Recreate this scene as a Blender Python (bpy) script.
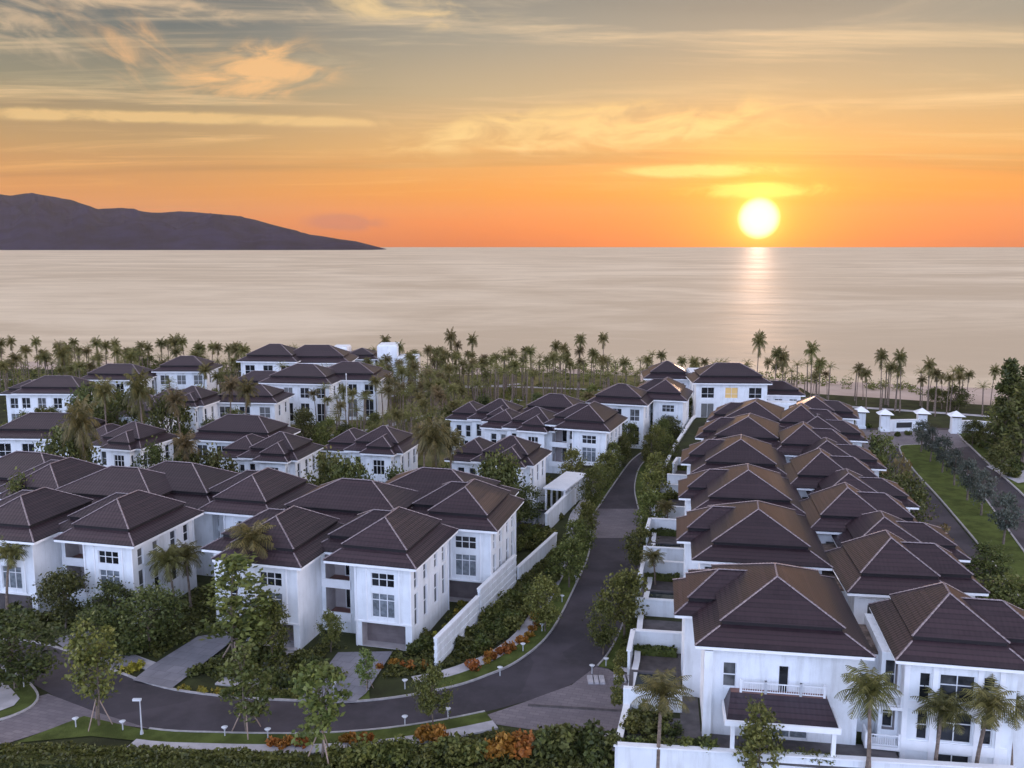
import bpy, math, random
from mathutils import Vector, noise
random.seed(11)
for o in list(bpy.data.objects): bpy.data.objects.remove(o)
S = bpy.context.scene
COL = S.collection
PI = math.pi
# ------------------------------------------------------------------ camera
CAM_H, FPX = 35.0, 920.0
PITCH = math.atan((384 - 245.5) / FPX)
cam = bpy.data.objects.new('camera', bpy.data.cameras.new('camera'))
COL.objects.link(cam)
cam.location = (0, 0, CAM_H)
cam.rotation_euler = (PI / 2 - PITCH, 0, math.radians(0.0))
cam.data.sensor_width = 36.0
cam.data.lens = 36.0 * FPX / 1024
cam.data.clip_start = 0.5
cam.data.clip_end = 120000
S.camera = cam
CP, SP = math.cos(PITCH), math.sin(PITCH)
def P(px, py, z=0.0):
    """survey: the point at height z seen at that place of the photograph"""
    u, v = (px - 512) / FPX, (py - 384) / FPX
    dz = -SP - v * CP
    t = (z - CAM_H) / dz
    return Vector((t * u, t * (CP - v * SP), z))
# ------------------------------------------------------------------ sun and sky
SUN_AZ = math.atan((755 - 512) / FPX)          # to the right of +Y
SUN_EL = math.radians(1.6)
SUN = Vector((math.sin(SUN_AZ) * math.cos(SUN_EL), math.cos(SUN_AZ) * math.cos(SUN_EL), math.sin(SUN_EL)))
sl = bpy.data.lights.new('sun', 'SUN')
sl.energy = 0.75; sl.angle = math.radians(0.6); sl.color = (1.0, 0.62, 0.42)
so = bpy.data.objects.new('sun', sl); COL.objects.link(so)
so.rotation_euler = SUN.to_track_quat('Z', 'Y').to_euler()
S.view_settings.view_transform = 'Standard'
S.view_settings.look = 'None'
S.view_settings.exposure = 0.0
S.view_settings.gamma = 1.0
S.view_settings.use_curve_mapping = False

def lin(r, g, b):
    f = lambda c: (c / 255 / 12.92) if c / 255 <= .04045 else ((c / 255 + .055) / 1.055) ** 2.4
    return (f(r), f(g), f(b), 1.0)

class NT:
    """short hand for node trees"""
    def __init__(s, tree): s.t = tree; s.n = tree.nodes; s.l = tree.links
    def node(s, typ, **kw):
        n = s.n.new(typ)
        for k, v in kw.items(): setattr(n, k, v)
        return n
    def put(s, sock, v):
        if v is None: return
        if hasattr(v, 'is_linked') or isinstance(v, bpy.types.NodeSocket): s.l.new(v, sock)
        else: sock.default_value = v
    def math(s, op, a, b=None, c=None, clamp=False):
        n = s.node('ShaderNodeMath', operation=op); n.use_clamp = clamp
        for i, v in enumerate((a, b, c)): s.put(n.inputs[i], v)
        return n.outputs[0]
    def vmath(s, op, a, b=None):
        n = s.node('ShaderNodeVectorMath', operation=op)
        s.put(n.inputs[0], a); s.put(n.inputs[1], b)
        return n.outputs['Value'] if op == 'DOT_PRODUCT' else n.outputs[0]
    def mix(s, f, a, b, typ='MIX'):
        n = s.node('ShaderNodeMix', data_type='RGBA', blend_type=typ)
        n.clamp_factor = True
        s.put(n.inputs[0], f); s.put(n.inputs[6], a); s.put(n.inputs[7], b)
        return n.outputs[2]
    def ramp(s, f, stops, interp='LINEAR'):
        n = s.node('ShaderNodeValToRGB'); n.color_ramp.interpolation = interp
        e = n.color_ramp.elements
        while len(e) < len(stops): e.new(0.5)
        for i, (p, c) in enumerate(stops): e[i].position = p; e[i].color = c
        s.put(n.inputs[0], f); return n.outputs[0]
    def rng(s, v, a, b, c=0.0, d=1.0, smooth=True):
        n = s.node('ShaderNodeMapRange'); n.interpolation_type = 'SMOOTHSTEP' if smooth else 'LINEAR'
        s.put(n.inputs[0], v)
        for i, q in enumerate((a, b, c, d)): n.inputs[i + 1].default_value = q
        return n.outputs[0]
    def noise(s, vec, scale, detail=3.0, rough=0.55, dist=0.0):
        n = s.node('ShaderNodeTexNoise')
        n.inputs['Scale'].default_value = scale; n.inputs['Detail'].default_value = detail
        n.inputs['Roughness'].default_value = rough; n.inputs['Distortion'].default_value = dist
        s.put(n.inputs['Vector'], vec); return n.outputs[0]
    def mapping(s, vec, loc=(0, 0, 0), rot=(0, 0, 0), scale=(1, 1, 1)):
        n = s.node('ShaderNodeMapping'); s.put(n.inputs[0], vec)
        n.inputs['Location'].default_value = loc; n.inputs['Rotation'].default_value = rot; n.inputs['Scale'].default_value = scale
        return n.outputs[0]

W = bpy.data.worlds.new('World'); S.world = W; W.use_nodes = True
nt = NT(W.node_tree); nt.n.clear()
d = nt.node('ShaderNodeTexCoord').outputs['Generated']
sep = nt.node('ShaderNodeSeparateXYZ'); nt.l.new(d, sep.inputs[0])
z = sep.outputs[2]
zc = nt.math('MAXIMUM', z, 0.0)
sdot = nt.vmath('DOT_PRODUCT', d, tuple(SUN))
hx = nt.math('ADD', nt.math('MULTIPLY', sep.outputs[0], math.sin(SUN_AZ)), nt.math('MULTIPLY', sep.outputs[1], math.cos(SUN_AZ)))
# sunset half of the sky by height, warm near the sun's side and paler away from it
zf = nt.math('MULTIPLY', zc, 2.0)
near = nt.ramp(zf, [(0.0, lin(226, 110, 14)), (0.05, lin(246, 128, 0)), (0.11, lin(246, 152, 36)), (0.2, lin(232, 176, 104)),
                    (0.31, lin(200, 174, 134)), (0.42, lin(166, 157, 140)), (0.52, lin(140, 138, 130)), (1.0, lin(136, 142, 154))])
side = nt.ramp(zf, [(0.0, lin(204, 122, 66)), (0.05, lin(224, 134, 58)), (0.11, lin(222, 146, 68)), (0.2, lin(192, 150, 96)),
                    (0.31, lin(146, 138, 114)), (0.42, lin(106, 112, 110)), (0.52, lin(80, 92, 100)), (1.0, lin(126, 134, 150))])
front = nt.mix(nt.rng(sdot, 0.80, 0.975), side, near)
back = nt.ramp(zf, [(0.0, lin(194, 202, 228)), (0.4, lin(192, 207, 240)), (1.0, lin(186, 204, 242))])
back = nt.mix(1.0, back, (3.95, 4.1, 4.3, 1.0), 'MULTIPLY')  # rear sky raised above the sunset side as added fill on the walls
flank_fill = nt.ramp(zf, [(0.0, (6.8, 5.8, 5.8, 1)), (0.6, (5.4, 4.8, 5.0, 1)), (1.0, (1.8, 1.7, 1.85, 1))])  # side sky brightened out of view as added fill on the roof slopes
back = nt.mix(nt.rng(hx, -0.75, -0.05), back, flank_fill)
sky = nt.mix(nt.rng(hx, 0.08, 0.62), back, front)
zen = nt.rng(z, 0.30, 0.9)
sky = nt.mix(nt.math('MULTIPLY', zen, 0.75), sky, lin(128, 132, 156))
# high thin cloud, streaks on a plane overhead so that they run together towards the horizon
den = nt.math('ADD', zc, 0.055)
comb = nt.node('ShaderNodeCombineXYZ')
nt.l.new(nt.math('DIVIDE', sep.outputs[0], den), comb.inputs[0]); nt.l.new(nt.math('DIVIDE', sep.outputs[1], den), comb.inputs[1])
cv = comb.outputs[0]
n1 = nt.noise(nt.mapping(cv, (3.1, 0.4, 0), (0, 0, -0.22), (0.42, 1.5, 1)), 1.0, 7.0, 0.62, 0.7)
n2 = nt.noise(nt.mapping(cv, (7.7, 2.2, 3), (0, 0, -0.12), (0.12, 0.75, 1)), 1.0, 5.0, 0.55, 0.3)
cm = nt.math('MULTIPLY', nt.rng(n1, 0.47, 0.74), nt.rng(z, 0.03, 0.10))
lit = nt.ramp(zf, [(0.0, lin(250, 150, 70)), (0.12, lin(253, 188, 96)), (0.3, lin(250, 214, 160)), (0.6, lin(222, 200, 172)), (1.0, lin(220, 214, 216))])
sky = nt.mix(nt.math('MULTIPLY', cm, 0.72), sky, lit)
dk = nt.math('MULTIPLY', nt.rng(n2, 0.50, 0.72), nt.rng(z, 0.015, 0.08))
sky = nt.mix(nt.math('MULTIPLY', dk, 0.5), sky, nt.mix(1.0, sky, (0.66, 0.66, 0.72, 1), 'MULTIPLY'))
# the few brighter tufts of cloud on the left and the bars over the sun
def dirof(px, py):
    v = Vector(((px - 512) / FPX, CP - (py - 384) / FPX * SP, -SP - (py - 384) / FPX * CP)); return v.normalized()
def tuft(sky, px, py, w, h, tilt, col, amt, seed, thr=0.44):
    c = dirof(px, py); r = Vector((c.y, -c.x, 0)).normalized(); up = r.cross(c)
    a = nt.vmath('DOT_PRODUCT', d, tuple(r * math.cos(tilt) + up * math.sin(tilt)))
    b = nt.vmath('DOT_PRODUCT', d, tuple(-r * math.sin(tilt) + up * math.cos(tilt)))
    cc = nt.node('ShaderNodeCombineXYZ'); nt.l.new(a, cc.inputs[0]); nt.l.new(b, cc.inputs[1])
    nn = nt.noise(nt.mapping(cc.outputs[0], (seed, seed * 2.3, 0), (0, 0, 0.25), (17, 50, 1)), 1.0, 5.0, 0.56, 0.7)
    ea = nt.math('POWER', nt.math('DIVIDE', a, w / FPX), 2.0); eb = nt.math('POWER', nt.math('DIVIDE', b, h / FPX), 2.0)
    g = nt.math('EXPONENT', nt.math('MULTIPLY', nt.math('ADD', ea, eb), -1.0))
    fr = nt.rng(sdot, 0.2, 0.4)
    m = nt.math('MULTIPLY', nt.math('MULTIPLY', nt.rng(nt.math('ADD', nn, nt.math('MULTIPLY', g, 0.24)), thr + 0.12, thr + 0.48), nt.rng(g, 0.02, 0.6)), fr)
    return nt.mix(nt.math('MULTIPLY', m, amt), sky, col)
sky = tuft(sky, 255, 72, 75, 24, 0.16, lin(244, 190, 128), 0.95, 1.3, 0.34)
sky = tuft(sky, 122, 48, 60, 30, -0.5, lin(226, 178, 128), 0.85, 4.1)
sky = tuft(sky, 20, 24, 70, 26, -0.15, lin(216, 186, 150), 0.85, 6.4)
sky = tuft(sky, 175, 4, 120, 14, 0.0, lin(230, 196, 156), 0.8, 9.7)
sky = tuft(sky, 410, 8, 75, 16, -0.08, lin(236, 204, 150), 0.9, 12.2)
sky = tuft(sky, 150, 117, 260, 5, 0.02, lin(240, 198, 132), 0.8, 14.8, 0.26)
sky = tuft(sky, 600, 128, 190, 20, 0.05, lin(255, 214, 140), 0.85, 17.1, 0.34)
sky = tuft(sky, 700, 171, 70, 6, 0.0, lin(255, 222, 130), 0.9, 19.9, 0.26)
sky = tuft(sky, 760, 190, 70, 7, 0.0, lin(255, 225, 110), 0.8, 21.4, 0.3)
sky = tuft(sky, 345, 222, 34, 8, 0.0, lin(196, 112, 92), 0.6, 25.0, 0.2)
# glow and disc of the sun
def powr(k): return nt.math('POWER', nt.math('MAXIMUM', sdot, 0.0), k)
def addc(sky, f, col): return nt.mix(1.0, sky, nt.mix(f, (0, 0, 0, 1), col), 'ADD')
sky = addc(sky, powr(60.0), (0.13, 0.05, 0.0, 1))
sky = addc(sky, powr(420.0), (0.34, 0.22, 0.0, 1))
sky = addc(sky, powr(3600.0), (0.9, 0.62, 0.10, 1))
sky = addc(sky, powr(14000.0), (0.9, 0.8, 0.35, 1))
disc = nt.rng(sdot, math.cos(math.radians(1.32)), math.cos(math.radians(0.8)))
sky = addc(sky, disc, (1.3, 1.2, 0.9, 1))
# the physical sky adds its own low-sun light
st = nt.node('ShaderNodeTexSky', sky_type='NISHITA'); st.sun_disc = False
st.sun_elevation = SUN_EL; st.sun_rotation = SUN_AZ; st.altitude = 35
nsky = nt.mix(1.0, st.outputs[0], (0.012, 0.012, 0.012, 1), 'MULTIPLY')
sky = nt.mix(1.0, sky, nsky, 'ADD')
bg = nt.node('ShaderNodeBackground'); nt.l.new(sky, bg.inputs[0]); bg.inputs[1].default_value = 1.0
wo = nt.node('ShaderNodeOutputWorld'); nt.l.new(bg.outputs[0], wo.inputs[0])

# ------------------------------------------------------------------ materials
def mat(name, col, rough=0.7, var=0.0, vscale=1.0, spec=0.5, bump=0.0, bscale=5.0, metal=0.0, objvar=0.0, coords='Object', col2=None):
    m = bpy.data.materials.new(name); m.use_nodes = True
    n = NT(m.node_tree); b = n.n['Principled BSDF']
    b.inputs['Roughness'].default_value = rough; b.inputs['Specular IOR Level'].default_value = spec
    b.inputs['Metallic'].default_value = metal
    c = (*col, 1.0)
    tc = n.node('ShaderNodeTexCoord').outputs[coords]
    out = c
    if var or col2:
        f = n.noise(tc, vscale, 4.0, 0.6)
        hi = (*col2, 1) if col2 else tuple(min(1, q * (1 + var)) for q in col) + (1,)
        lo = c if col2 else tuple(q * (1 - var) for q in col) + (1,)
        out = n.mix(n.rng(f, 0.32, 0.68), lo, hi)
    if objvar:
        oi = n.node('ShaderNodeObjectInfo').outputs['Random']
        k = n.math('ADD', n.math('MULTIPLY', oi, 2 * objvar), 1 - objvar)
        vec = n.node('ShaderNodeCombineColor')
        for i in range(3): n.l.new(k, vec.inputs[i])
        out = n.mix(1.0, out, vec.outputs[0], 'MULTIPLY')
    n.put(b.inputs['Base Color'], out)
    if bump:
        bn = n.node('ShaderNodeBump'); bn.inputs['Strength'].default_value = bump; bn.inputs['Distance'].default_value = 0.05
        n.l.new(n.noise(tc, bscale, 4.0), bn.inputs['Height']); n.l.new(bn.outputs[0], b.inputs['Normal'])
    return m
M = {}
M['wall'] = mat('white_render', (0.74, 0.76, 0.79), 0.75, 0.05, 0.6, 0.3, 0.15, 8)
def stain_wall(m):
    n = NT(m.node_tree); b = n.n['Principled BSDF']; src = b.inputs['Base Color'].links[0].from_socket
    g = n.node('ShaderNodeTexCoord').outputs['Object']
    st = n.noise(n.mapping(g, (0, 0, 0), (0, 0, 0), (1.6, 1.6, 0.22)), 1.0, 5.0, 0.65)
    n.put(b.inputs['Base Color'], n.mix(n.math('MULTIPLY', n.rng(st, 0.46, 0.72), 0.42), src, (0.45, 0.45, 0.44, 1)))
stain_wall(M['wall'])
M['trim'] = mat('white_trim', (0.80, 0.80, 0.82), 0.6, 0.04, 1.0)
M['frame'] = mat('window_frame', (0.72, 0.73, 0.76), 0.5)
M['rail'] = mat('rail_white', (0.75, 0.76, 0.79), 0.5)
M['glass'] = mat('dark_glass', (0.022, 0.024, 0.028), 0.12, 0.5, 0.7, 0.5, objvar=0.4)
def glassvar(m):
    n = NT(m.node_tree); b = n.n['Principled BSDF']
    oi = n.node('ShaderNodeObjectInfo').outputs['Random']
    tc = n.node('ShaderNodeTexCoord').outputs['Object']
    k = n.rng(n.math('ADD', oi, n.math('MULTIPLY', n.math('SUBTRACT', n.noise(tc, 0.9, 3.0), .5), .5)), 0.62, 0.95)
    src = b.inputs['Base Color'].links[0].from_socket
    n.put(b.inputs['Base Color'], n.mix(k, src, (0.17, 0.17, 0.17, 1)))  # paler panes imitate reflection and interior lightness in the base colour
glassvar(M['glass'])
M['curtain'] = mat('curtained_glass', (0.16, 0.18, 0.20), 0.25, 0.35, 2.5, 0.5)
M['garage'] = mat('garage_shutter', (0.16, 0.13, 0.13), 0.6, 0.15, 1.0)
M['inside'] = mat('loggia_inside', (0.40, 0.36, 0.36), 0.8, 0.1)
M['terr'] = mat('terrace_floor', (0.20, 0.10, 0.08), 0.6, 0.2)
M['asphalt'] = mat('asphalt', (0.060, 0.051, 0.060), 0.75, 0.28, 0.22, 0.35, 0.3, 14)
def wear(m):
    n = NT(m.node_tree); b = n.n['Principled BSDF']; src = b.inputs['Base Color'].links[0].from_socket
    tc = n.node('ShaderNodeTexCoord').outputs['Object']
    v = n.node('ShaderNodeTexVoronoi'); v.inputs['Scale'].default_value = 0.16; n.l.new(n.mapping(tc, (3.1, 1.7, 0), (0, 0, .5), (1, .5, 1)), v.inputs['Vector'])
    pt = n.math('GREATER_THAN', n.noise(v.outputs['Position'], 7.3, 0.0), 0.60)
    f = n.rng(n.noise(tc, 1.3, 6.0, .7), .45, .75)
    c = n.mix(n.math('MULTIPLY', pt, 0.35), src, (0.030, 0.027, 0.032, 1))
    c = n.mix(n.math('MULTIPLY', f, 0.35), c, (0.085, 0.075, 0.082, 1))
    n.put(b.inputs['Base Color'], c)
wear(M['asphalt'])
M['kerb'] = mat('kerb_stone', (0.36, 0.34, 0.34), 0.8, 0.15, 2.0)
M['pave'] = mat('pavement_stone', (0.42, 0.40, 0.42), 0.8, 0.14, 0.8)
M['lawn'] = mat('lawn_grass', (0.078, 0.098, 0.026), 0.9, 0.3, 0.5, 0.1, 0.8, 9)
M['parklawn'] = mat('park_grass', (0.085, 0.088, 0.030), 0.9, 0.4, 0.25, 0.1, 0.8, 6, col2=(0.17, 0.145, 0.06))  # yellowish patches: dry grass, plus low sunlight put into the colour
M['soil'] = mat('garden_soil', (0.032, 0.034, 0.018), 0.95, 0.5, 0.25, 0.1, 0.8, 4, col2=(0.055, 0.062, 0.026))
M['sand'] = mat('beach_sand', (0.46, 0.36, 0.30), 0.9, 0.12, 0.08, 0.1)
M['darkwall'] = mat('dark_stone', (0.075, 0.062, 0.062), 0.7, 0.3, 1.5)
M['deck'] = mat('pool_deck', (0.085, 0.075, 0.078), 0.7, 0.35, 0.8)
M['pool'] = mat('pool_water', (0.02, 0.03, 0.035), 0.05, 0, 1, 0.5)
M['brownflat'] = mat('weathered_flat_roof', (0.16, 0.12, 0.10), 0.9, 0.55, 1.4)
M['bark'] = mat('bark', (0.13, 0.10, 0.08), 0.9, 0.3, 3.0)
M['palmbark'] = mat('palm_bark', (0.16, 0.12, 0.095), 0.9, 0.35, 4.0)
M['metal'] = mat('grey_metal', (0.45, 0.46, 0.48), 0.4, 0, 1, 0.5)
M['lampwhite'] = mat('lamp_white', (0.60, 0.62, 0.65), 0.4)
M['sign'] = mat('dark_plaque', (0.03, 0.03, 0.034), 0.4)
M['gatehat'] = mat('pale_hat', (0.78, 0.80, 0.84), 0.6, 0.05)
M['stake'] = mat('stake_wood', (0.30, 0.22, 0.18), 0.8)

def leafmat(name, col, col2, objvar=0.25, trans=0.25):
    m = bpy.data.materials.new(name); m.use_nodes = True
    n = NT(m.node_tree); b = n.n['Principled BSDF']
    b.inputs['Roughness'].default_value = 0.55; b.inputs['Specular IOR Level'].default_value = 0.35
    g = n.node('ShaderNodeNewGeometry')
    f = g.outputs['Random Per Island']
    tc = n.node('ShaderNodeTexCoord').outputs['Object']
    f = n.math('ADD', n.math('MULTIPLY', f, 0.55), n.math('MULTIPLY', n.noise(tc, 0.9, 2.0), 0.45))
    c = n.mix(n.rng(f, 0.15, 0.85, smooth=False), (*col, 1), (*col2, 1))
    oi = n.node('ShaderNodeObjectInfo').outputs['Random']
    hs = n.node('ShaderNodeHueSaturation')
    n.l.new(n.math('ADD', n.math('MULTIPLY', oi, 2 * objvar), 1 - objvar), hs.inputs['Value'])
    n.l.new(n.math('ADD', n.math('MULTIPLY', n.math('FRACT', n.math('MULTIPLY', oi, 7.3)), 0.04), 0.48), hs.inputs['Hue'])
    n.l.new(c, hs.inputs['Color'])
    n.l.new(hs.outputs[0], b.inputs['Base Color'])
    tr = n.node('ShaderNodeBsdfTranslucent'); n.l.new(hs.outputs[0], tr.inputs[0])
    mx = n.node('ShaderNodeMixShader'); mx.inputs[0].default_value = trans
    n.l.new(b.outputs[0], mx.inputs[1]); n.l.new(tr.outputs[0], mx.inputs[2])
    n.l.new(mx.outputs[0], n.n['Material Output'].inputs[0])
    return m
M['leaf'] = leafmat('leaf_green', (0.032, 0.044, 0.011), (0.215, 0.215, 0.05))
M['leafdark'] = leafmat('leaf_dark', (0.020, 0.030, 0.009), (0.145, 0.155, 0.04))
M['leafyoung'] = leafmat('leaf_young', (0.05, 0.075, 0.016), (0.20, 0.23, 0.06))
M['leafolive'] = leafmat('leaf_olive', (0.055, 0.065, 0.052), (0.13, 0.145, 0.115))
M['palm'] = leafmat('palm_leaf', (0.048, 0.050, 0.016), (0.215, 0.185, 0.06))
M['palmbrown'] = leafmat('palm_leaf_brown', (0.06, 0.05, 0.024), (0.22, 0.165, 0.07))
M['croton'] = leafmat('croton_leaf', (0.14, 0.06, 0.012), (0.46, 0.20, 0.035))
M['yellowleaf'] = leafmat('yellow_leaf', (0.12, 0.11, 0.02), (0.40, 0.33, 0.05))
M['hedge'] = leafmat('hedge_leaf', (0.022, 0.032, 0.009), (0.150, 0.160, 0.036))

def tilemat():
    m = bpy.data.materials.new('roof_tile'); m.use_nodes = True
    n = NT(m.node_tree); b = n.n['Principled BSDF']
    uv = n.node('ShaderNodeTexCoord').outputs['UV']
    br = n.node('ShaderNodeTexBrick'); n.l.new(uv, br.inputs['Vector'])
    br.offset = 0.5
    br.inputs['Color1'].default_value = (0.0135, 0.0080, 0.0108, 1); br.inputs['Color2'].default_value = (0.0235, 0.0138, 0.0175, 1)
    br.inputs['Mortar'].default_value = (0.008, 0.005, 0.007, 1)
    br.inputs['Scale'].default_value = 1.0; br.inputs['Mortar Size'].default_value = 0.022; br.inputs['Mortar Smooth'].default_value = 0.3
    br.inputs['Brick Width'].default_value = 0.36; br.inputs['Row Height'].default_value = 0.42; br.inputs['Bias'].default_value = -0.1
    tc = n.node('ShaderNodeTexCoord').outputs['Object']
    wx = n.rng(n.noise(tc, 0.45, 4.0, 0.6), 0.35, 0.72)
    su = n.node('ShaderNodeSeparateXYZ'); n.l.new(uv, su.inputs[0])
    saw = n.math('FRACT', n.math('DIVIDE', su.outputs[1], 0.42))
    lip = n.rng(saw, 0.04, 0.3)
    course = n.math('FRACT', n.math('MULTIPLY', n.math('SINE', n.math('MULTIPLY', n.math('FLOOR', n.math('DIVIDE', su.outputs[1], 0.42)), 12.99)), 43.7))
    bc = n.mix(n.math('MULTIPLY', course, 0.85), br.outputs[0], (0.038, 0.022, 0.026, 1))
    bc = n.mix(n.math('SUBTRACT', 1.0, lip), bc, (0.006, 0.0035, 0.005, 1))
    c = n.mix(n.math('MULTIPLY', wx, 0.4), bc, (0.033, 0.022, 0.026, 1))
    oi = n.node('ShaderNodeObjectInfo').outputs['Random']
    hs = n.node('ShaderNodeHueSaturation'); n.l.new(c, hs.inputs['Color'])
    n.l.new(n.math('ADD', n.math('MULTIPLY', oi, 0.3), 0.85), hs.inputs['Value'])
    n.l.new(hs.outputs[0], b.inputs['Base Color'])
    # course profile: each row tilts up to its lower lip
    wav = n.math('SINE', n.math('MULTIPLY', su.outputs[0], 2 * PI / 0.36))
    h = n.math('ADD', n.math('MULTIPLY', saw, -0.07), n.math('MULTIPLY', wav, 0.008))
    bp = n.node('ShaderNodeBump'); bp.inputs['Distance'].default_value = 1.0; bp.inputs['Strength'].default_value = 0.7
    n.l.new(h, bp.inputs['Height']); n.l.new(bp.outputs[0], b.inputs['Normal'])
    b.inputs['Specular Tint'].default_value = (0.86, 0.78, 0.90, 1); b.inputs['Roughness'].default_value = 0.38; b.inputs['Specular IOR Level'].default_value = 0.7
    return m
M['tile'] = tilemat()
M['cap'] = mat('ridge_tile', (0.20, 0.16, 0.17), 0.5, 0.3, 6.0)  # paler than the tiles: reflected sheen on the caps is put into the colour
M['fascia_shade'] = mat('tile_edge_shade', (0.010, 0.007, 0.009), 0.8)  # near black: the shadow line at the roof steps is put into this colour

def brickmat(name, c1, c2, w, h, mort, rough=0.7):
    m = bpy.data.materials.new(name); m.use_nodes = True
    n = NT(m.node_tree); b = n.n['Principled BSDF']
    tc = n.node('ShaderNodeTexCoord').outputs['Object']
    br = n.node('ShaderNodeTexBrick'); n.l.new(n.mapping(tc, rot=(0, 0, 0.3)), br.inputs['Vector'])
    br.inputs['Color1'].default_value = (*c1, 1); br.inputs['Color2'].default_value = (*c2, 1); br.inputs['Mortar'].default_value = (*mort, 1)
    br.inputs['Scale'].default_value = 1.0; br.inputs['Brick Width'].default_value = w; br.inputs['Row Height'].default_value = h
    br.inputs['Mortar Size'].default_value = 0.02
    wx = n.rng(n.noise(tc, 0.3, 5.0, 0.65), 0.35, 0.7)
    n.l.new(n.mix(n.math('MULTIPLY', wx, 0.5), br.outputs[0], (c1[0] * .6, c1[1] * .6, c1[2] * .62, 1)), b.inputs['Base Color'])
    b.inputs['Roughness'].default_value = rough
    return m
M['paver'] = brickmat('paver_brick', (0.17, 0.145, 0.16), (0.22, 0.19, 0.20), 0.8, 0.4, (0.12, 0.10, 0.11))
M['drive'] = brickmat('driveway_slab', (0.21, 0.205, 0.23), (0.27, 0.26, 0.29), 1.2, 1.2, (0.14, 0.13, 0.15))

def seamat():
    m = bpy.data.materials.new('sea_water'); m.use_nodes = True
    n = NT(m.node_tree); b = n.n['Principled BSDF']
    tc = n.node('ShaderNodeTexCoord').outputs['Object']
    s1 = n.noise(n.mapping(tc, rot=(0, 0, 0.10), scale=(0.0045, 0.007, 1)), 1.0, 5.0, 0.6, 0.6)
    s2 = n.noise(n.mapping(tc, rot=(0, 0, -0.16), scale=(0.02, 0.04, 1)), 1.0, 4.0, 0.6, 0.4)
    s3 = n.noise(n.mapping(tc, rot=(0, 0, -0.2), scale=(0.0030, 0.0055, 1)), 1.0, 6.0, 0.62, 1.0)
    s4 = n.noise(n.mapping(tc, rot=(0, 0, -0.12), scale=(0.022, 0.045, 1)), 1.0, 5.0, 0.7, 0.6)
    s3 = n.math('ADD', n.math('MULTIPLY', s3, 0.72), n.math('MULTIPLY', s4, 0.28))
    n.l.new(n.mix(n.rng(s3, 0.38, 0.64), (0.52, 0.41, 0.275, 1), (0.70, 0.575, 0.405, 1)), b.inputs['Base Color'])  # pale streaks: light bands on the water put into the base colour
    n.l.new(n.math('ADD', n.math('MULTIPLY', s1, 0.3), 0.46), b.inputs['Roughness'])
    b.inputs['IOR'].default_value = 1.33; b.inputs['Specular IOR Level'].default_value = 0.32
    bp = n.node('ShaderNodeBump'); bp.inputs['Distance'].default_value = 1.0; bp.inputs['Strength'].default_value = 0.32
    h = n.math('ADD', n.math('MULTIPLY', s1, 4.0), n.math('MULTIPLY', s2, 1.3))
    n.l.new(h, bp.inputs['Height']); n.l.new(bp.outputs[0], b.inputs['Normal'])
    return m
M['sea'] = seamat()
M['mount'] = mat('forested_mountain', (0.018, 0.016, 0.038), 1.0, 0.4, 0.004, 0.0)
# ------------------------------------------------------------------ mesh helpers
class MB:
    def __init__(s): s.v = []; s.f = []; s.m = []; s.uv = []
    def face(s, pts, m=0, uv=None):
        i = len(s.v); s.v += [tuple(p) for p in pts]; s.f.append(tuple(range(i, i + len(pts)))); s.m.append(m)
        s.uv.append(uv or [(0, 0)] * len(pts))
    def box(s, x0, x1, y0, y1, z0, z1, m=0):
        p = [(x0, y0, z0), (x1, y0, z0), (x1, y1, z0), (x0, y1, z0), (x0, y0, z1), (x1, y0, z1), (x1, y1, z1), (x0, y1, z1)]
        for q in ((0, 3, 2, 1), (4, 5, 6, 7), (0, 1, 5, 4), (1, 2, 6, 5), (2, 3, 7, 6), (3, 0, 4, 7)): s.face([p[i] for i in q], m)
    def tube(s, pts, rads, n=6, m=0, cap=True):
        pts = [Vector(p) for p in pts]; rings = []
        for i, p in enumerate(pts):
            t = (pts[min(i + 1, len(pts) - 1)] - pts[max(i - 1, 0)]).normalized()
            a = t.orthogonal().normalized() if abs(t.z) < .9 else Vector((1, 0, 0)) - t * t.x
            a.normalize(); b = t.cross(a)
            r = rads[i] if isinstance(rads, (list, tuple)) else rads
            rings.append([p + (a * math.cos(2 * PI * k / n) + b * math.sin(2 * PI * k / n)) * r for k in range(n)])
        for A, B in zip(rings, rings[1:]):
            for k in range(n): s.face([A[k], A[(k + 1) % n], B[(k + 1) % n], B[k]], m)
        if cap: s.face(rings[-1], m); s.face(rings[0][::-1], m)
    def prism(s, poly, z0, z1, m=0):
        a = sum(poly[i][0] * poly[(i + 1) % len(poly)][1] - poly[(i + 1) % len(poly)][0] * poly[i][1] for i in range(len(poly)))
        if a < 0: poly = poly[::-1]
        s.face([(p[0], p[1], z1) for p in poly], m)
        for i in range(len(poly)):
            p, q = poly[i], poly[(i + 1) % len(poly)]
            s.face([(p[0], p[1], z0), (q[0], q[1], z0), (q[0], q[1], z1), (p[0], p[1], z1)], m)
    def build(s, name, mats, parent=None, smooth=False):
        me = bpy.data.meshes.new(name)
        me.from_pydata(s.v, [], s.f)
        mats = mats if isinstance(mats, (list, tuple)) else [mats]
        for q in mats: me.materials.append(q)
        me.polygons.foreach_set('material_index', s.m)
        u = me.uv_layers.new(name='UVMap'); flat = [c for f in s.uv for t in f for c in t]
        u.data.foreach_set('uv', flat)
        if smooth: me.polygons.foreach_set('use_smooth', [True] * len(s.f))
        me.update()
        o = bpy.data.objects.new(name, me); COL.objects.link(o)
        if parent: o.parent = parent
        return o
def tag(o, label, cat, group=None, kind=None):
    o['label'] = label; o['category'] = cat
    if group: o['group'] = group
    if kind: o['kind'] = kind
    return o
def empty(name, loc=(0, 0, 0), rz=0.0):
    o = bpy.data.objects.new(name, None); COL.objects.link(o); o.location = loc; o.rotation_euler = (0, 0, rz); o.empty_display_size = .5
    return o
KIDS = {}
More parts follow.
